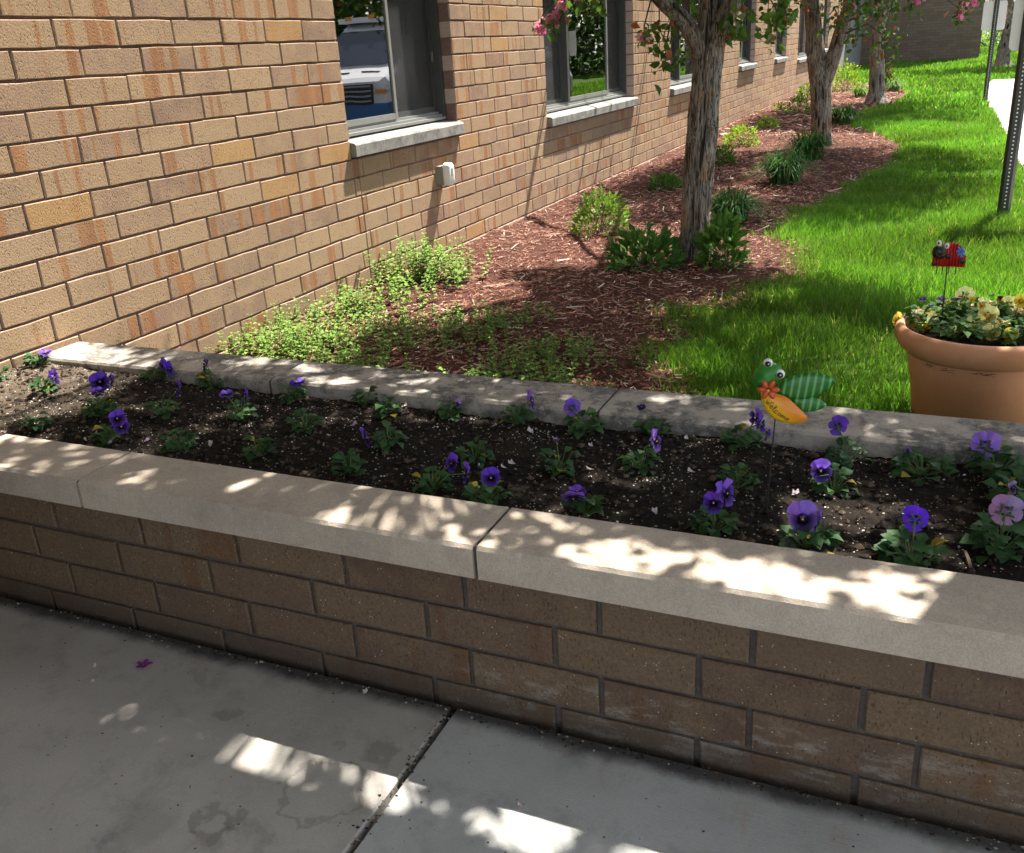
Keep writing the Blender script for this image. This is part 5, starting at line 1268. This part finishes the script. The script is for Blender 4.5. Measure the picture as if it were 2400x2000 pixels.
b = MB(); loft(b, [(0, sec(.86, .35, 1.02, .80)), (.10, sec(.95, .32, 1.10, .90)), (.75, sec(.98, .30, 1.27, .90)), (.80, sec(.98, .30, 1.30, .90)), (1.55, sec(.98, .30, 2.02, .80)), (1.9, sec(.98, .30, 2.14, .82)), (5.2, sec(.98, .30, 2.16, .84)), (5.35, sec(.95, .34, 2.1, .82))]); b.build('body', M_vw, van)
b = MB(); loft(b, [(-.03, [(-.88, .34), (.88, .34), (.88, .62), (-.88, .62)]), (.12, [(-.975, .31), (.975, .31), (.99, .66), (-.99, .66)]), (5.3, [(-.99, .31), (.99, .31), (.992, .66), (-.992, .66)])]); b.build('lower_panel', M_vb, van)
b = MB(); b.add([(-.82, .83, 1.33), (.82, .83, 1.33), (.74, 1.50, 1.96), (-.74, 1.50, 1.96)], [(0, 1, 2, 3)]); b.v = [(x, y-.03, z+.02) for x, y, z in b.v]; b.build('windscreen', M_vg, van)
for s_ in (-1, 1):
    b = MB(); b.add([(s_*.955, 1.15, 1.35), (s_*.955, 2.1, 1.35), (s_*.865, 2.05, 1.95), (s_*.885, 1.62, 1.92)], [(0, 1, 2, 3)]); b.v = [(x+s_*.03, y, z) for x, y, z in b.v]; b.build('side_window', M_vg, van)
    b = MB(); b.add([(s_*.58, -.012, .86), (s_*.90, .04, .84), (s_*.955, .20, .98), (s_*.93, .24, 1.10), (s_*.60, .02, .98)], [(0, 1, 2, 3, 4)]); b.v = [(x+s_*.02, y-.03, z) for x, y, z in b.v]; h = b.build('headlight', M_lamp, van)
    b = MB(); b.box(s_*.74-.12, s_*.74+.12, -.045, .0, .80, .87); b.build('indicator', M_amb, h)
    b = MB(); b.box(s_*1.16-.11, s_*1.16+.11, .95, 1.07, 1.28, 1.62); b.box(min(s_*.95, s_*1.1), max(s_*.95, s_*1.1), .98, 1.03, 1.33, 1.38); b.build('wing_mirror', M_vw, van)
    for y in (1.0, 4.3): wheel(van, s_*.86, y, .35)
b = MB(); b.box(-.56, .56, -.05, .0, .62, .98); gr = b.build('grille', M_black, van)
for k in range(4): b = MB(); b.box(-.54, .54, -.075, -.05, .67+k*.085, .70+k*.085); b.build('bar', M_chr, gr)
b = MB(); b.box(-.80, .80, 1.5, 1.9, 2.14, 2.24); b.build('roof_fairing', M_vw, van)
for x in (-.55, 0, .55): b = MB(); b.box(x-.07, x+.07, 1.47, 1.58, 2.20, 2.27); b.build('marker_lamp', M_amb, van)
for s_ in (-.35, .35): b = MB(); b.box(s_-.2, s_+.2, .42, .50, 1.195, 1.215); b.build('bonnet_vent', M_black, van)
def car(loc, rz, mat, label):
    t = thing('parked_car', loc, label, 'car'); t.rotation_euler = (0, 0, rz)
    b = MB(); loft(b, [(0, sec(.78, .28, .70, .70)), (.12, sec(.88, .22, .78, .80)), (1.1, sec(.90, .2, .95, .80)), (4.0, sec(.90, .2, .98, .82)), (4.4, sec(.86, .25, .92, .78))]); b.build('body', mat, t)
    b = MB(); loft(b, [(1.0, sec(.80, .9, .97, .78, .03)), (1.75, sec(.80, .9, 1.42, .62)), (3.2, sec(.80, .9, 1.46, .62)), (4.1, sec(.80, .9, 1.02, .76, .03))]); b.build('cabin', M_vg, t)
    b = MB(); loft(b, [(1.7, [(-.63, 1.40), (.63, 1.40), (.6, 1.45), (-.6, 1.45)]), (3.25, [(-.63, 1.43), (.63, 1.43), (.6, 1.49), (-.6, 1.49)])]); b.build('roof', mat, t)
    for s_ in (-1, 1):
        for y in (.85, 3.5): wheel(t, s_*.80, y, .31)
        b = MB(); b.box(s_*.66-.13, s_*.66+.13, -.02, .06, .56, .68); b.build('headlight', M_lamp, t)
        b = MB(); b.box(s_*.98-.08, s_*.98+.08, 1.35, 1.42, .95, 1.07); b.build('wing_mirror', mat, t)
    b = MB(); b.box(-.42, .42, -.03, .05, .40, .56); b.build('grille', M_black, t)
car((7.6, 18.9, -.02), math.radians(-4), simple('silver_paint', (.5, .52, .56), .3, .7, .03, 3, 0), 'silver car parked behind the white and blue van')
car((12.4, 17.5, -.02), math.radians(20), simple('blue_car_paint', (.05, .14, .45), .3, .7, .03, 3, 0), 'blue car parked on the far side of the lot')

# ================================================================== FAR PLANTING
def bush(loc, r_, h, c0, c1, label, n=1500, ls=.16):
    t = thing('hedge_shrub', loc, label, 'shrub', None); q = rdir(n, -.2, 1); bm_ = 1+.3*np.array([mn.noise((float(v[0])*2+loc[0], float(v[1])*2, float(v[2])*2)) for v in q])[:, None]
    P_ = np.array(loc)+q*bm_*NR.uniform(.6, 1, n)[:, None]**.4*np.array([r_, r_, h]); l = NR.uniform(.6, 1.3, n)*ls
    V, T, Cc = leafset(P_, q+rdir(n)*.7, rdir(n), l, l*.6, shade(n, c0, c1)); at_origin(npmesh('foliage', V, T, Cc, M_leaf), t)
    b = MB()
    for i in range(8): e = Vector(P_[R.randrange(n)]); b.tube([Vector(loc)+Vector((R.uniform(-.2, .2), 0, -.05)), e], [.03, .008], 5)
    at_origin(b.build('stems', M_twig, None), t)
bush((4.9, 52, GZ), 1.6, 2.1, (.10, .18, .02), (.24, .34, .04), 'rounded yellow green shrub out past the corner of the wing')
bush((7.2, 56, GZ), 2.2, 2.6, (.08, .15, .03), (.17, .25, .05), 'wide green shrub behind the pink blossoming tree')
bush((3.2, 66, GZ), 3.5, 4.0, (.04, .09, .02), (.10, .16, .04), 'tall dark green shrub in the distance past the wing')
bush((10.5, 62, GZ), 3.5, 4.5, (.04, .09, .02), (.10, .16, .04), 'tall dense shrub at the far end of the lawn')
for i, (x, y) in enumerate([(24, 6), (23, 14), (25, 22), (22, 30), (17, 36), (13, 42), (20, 42), (26, 36), (11, 50), (17, 50)]):
    bush((x, y, GZ), 3.6, R.uniform(7, 9.5), (.03, .075, .015), (.09, .15, .03), ['dense tree-high shrub across the parking lot, mirrored in the windows'][0], 8000, .36)
for o in bpy.data.objects:
    if o.get('label') == 'dense tree-high shrub across the parking lot, mirrored in the windows': o['group'] = 'tall shrubs across the parking lot'

for o in bpy.data.objects:
    if o.type == 'MESH' and o.name.split('.')[0] in ('stems', 'twigs', 'scuff_marks'): o['kind'] = 'stuff'
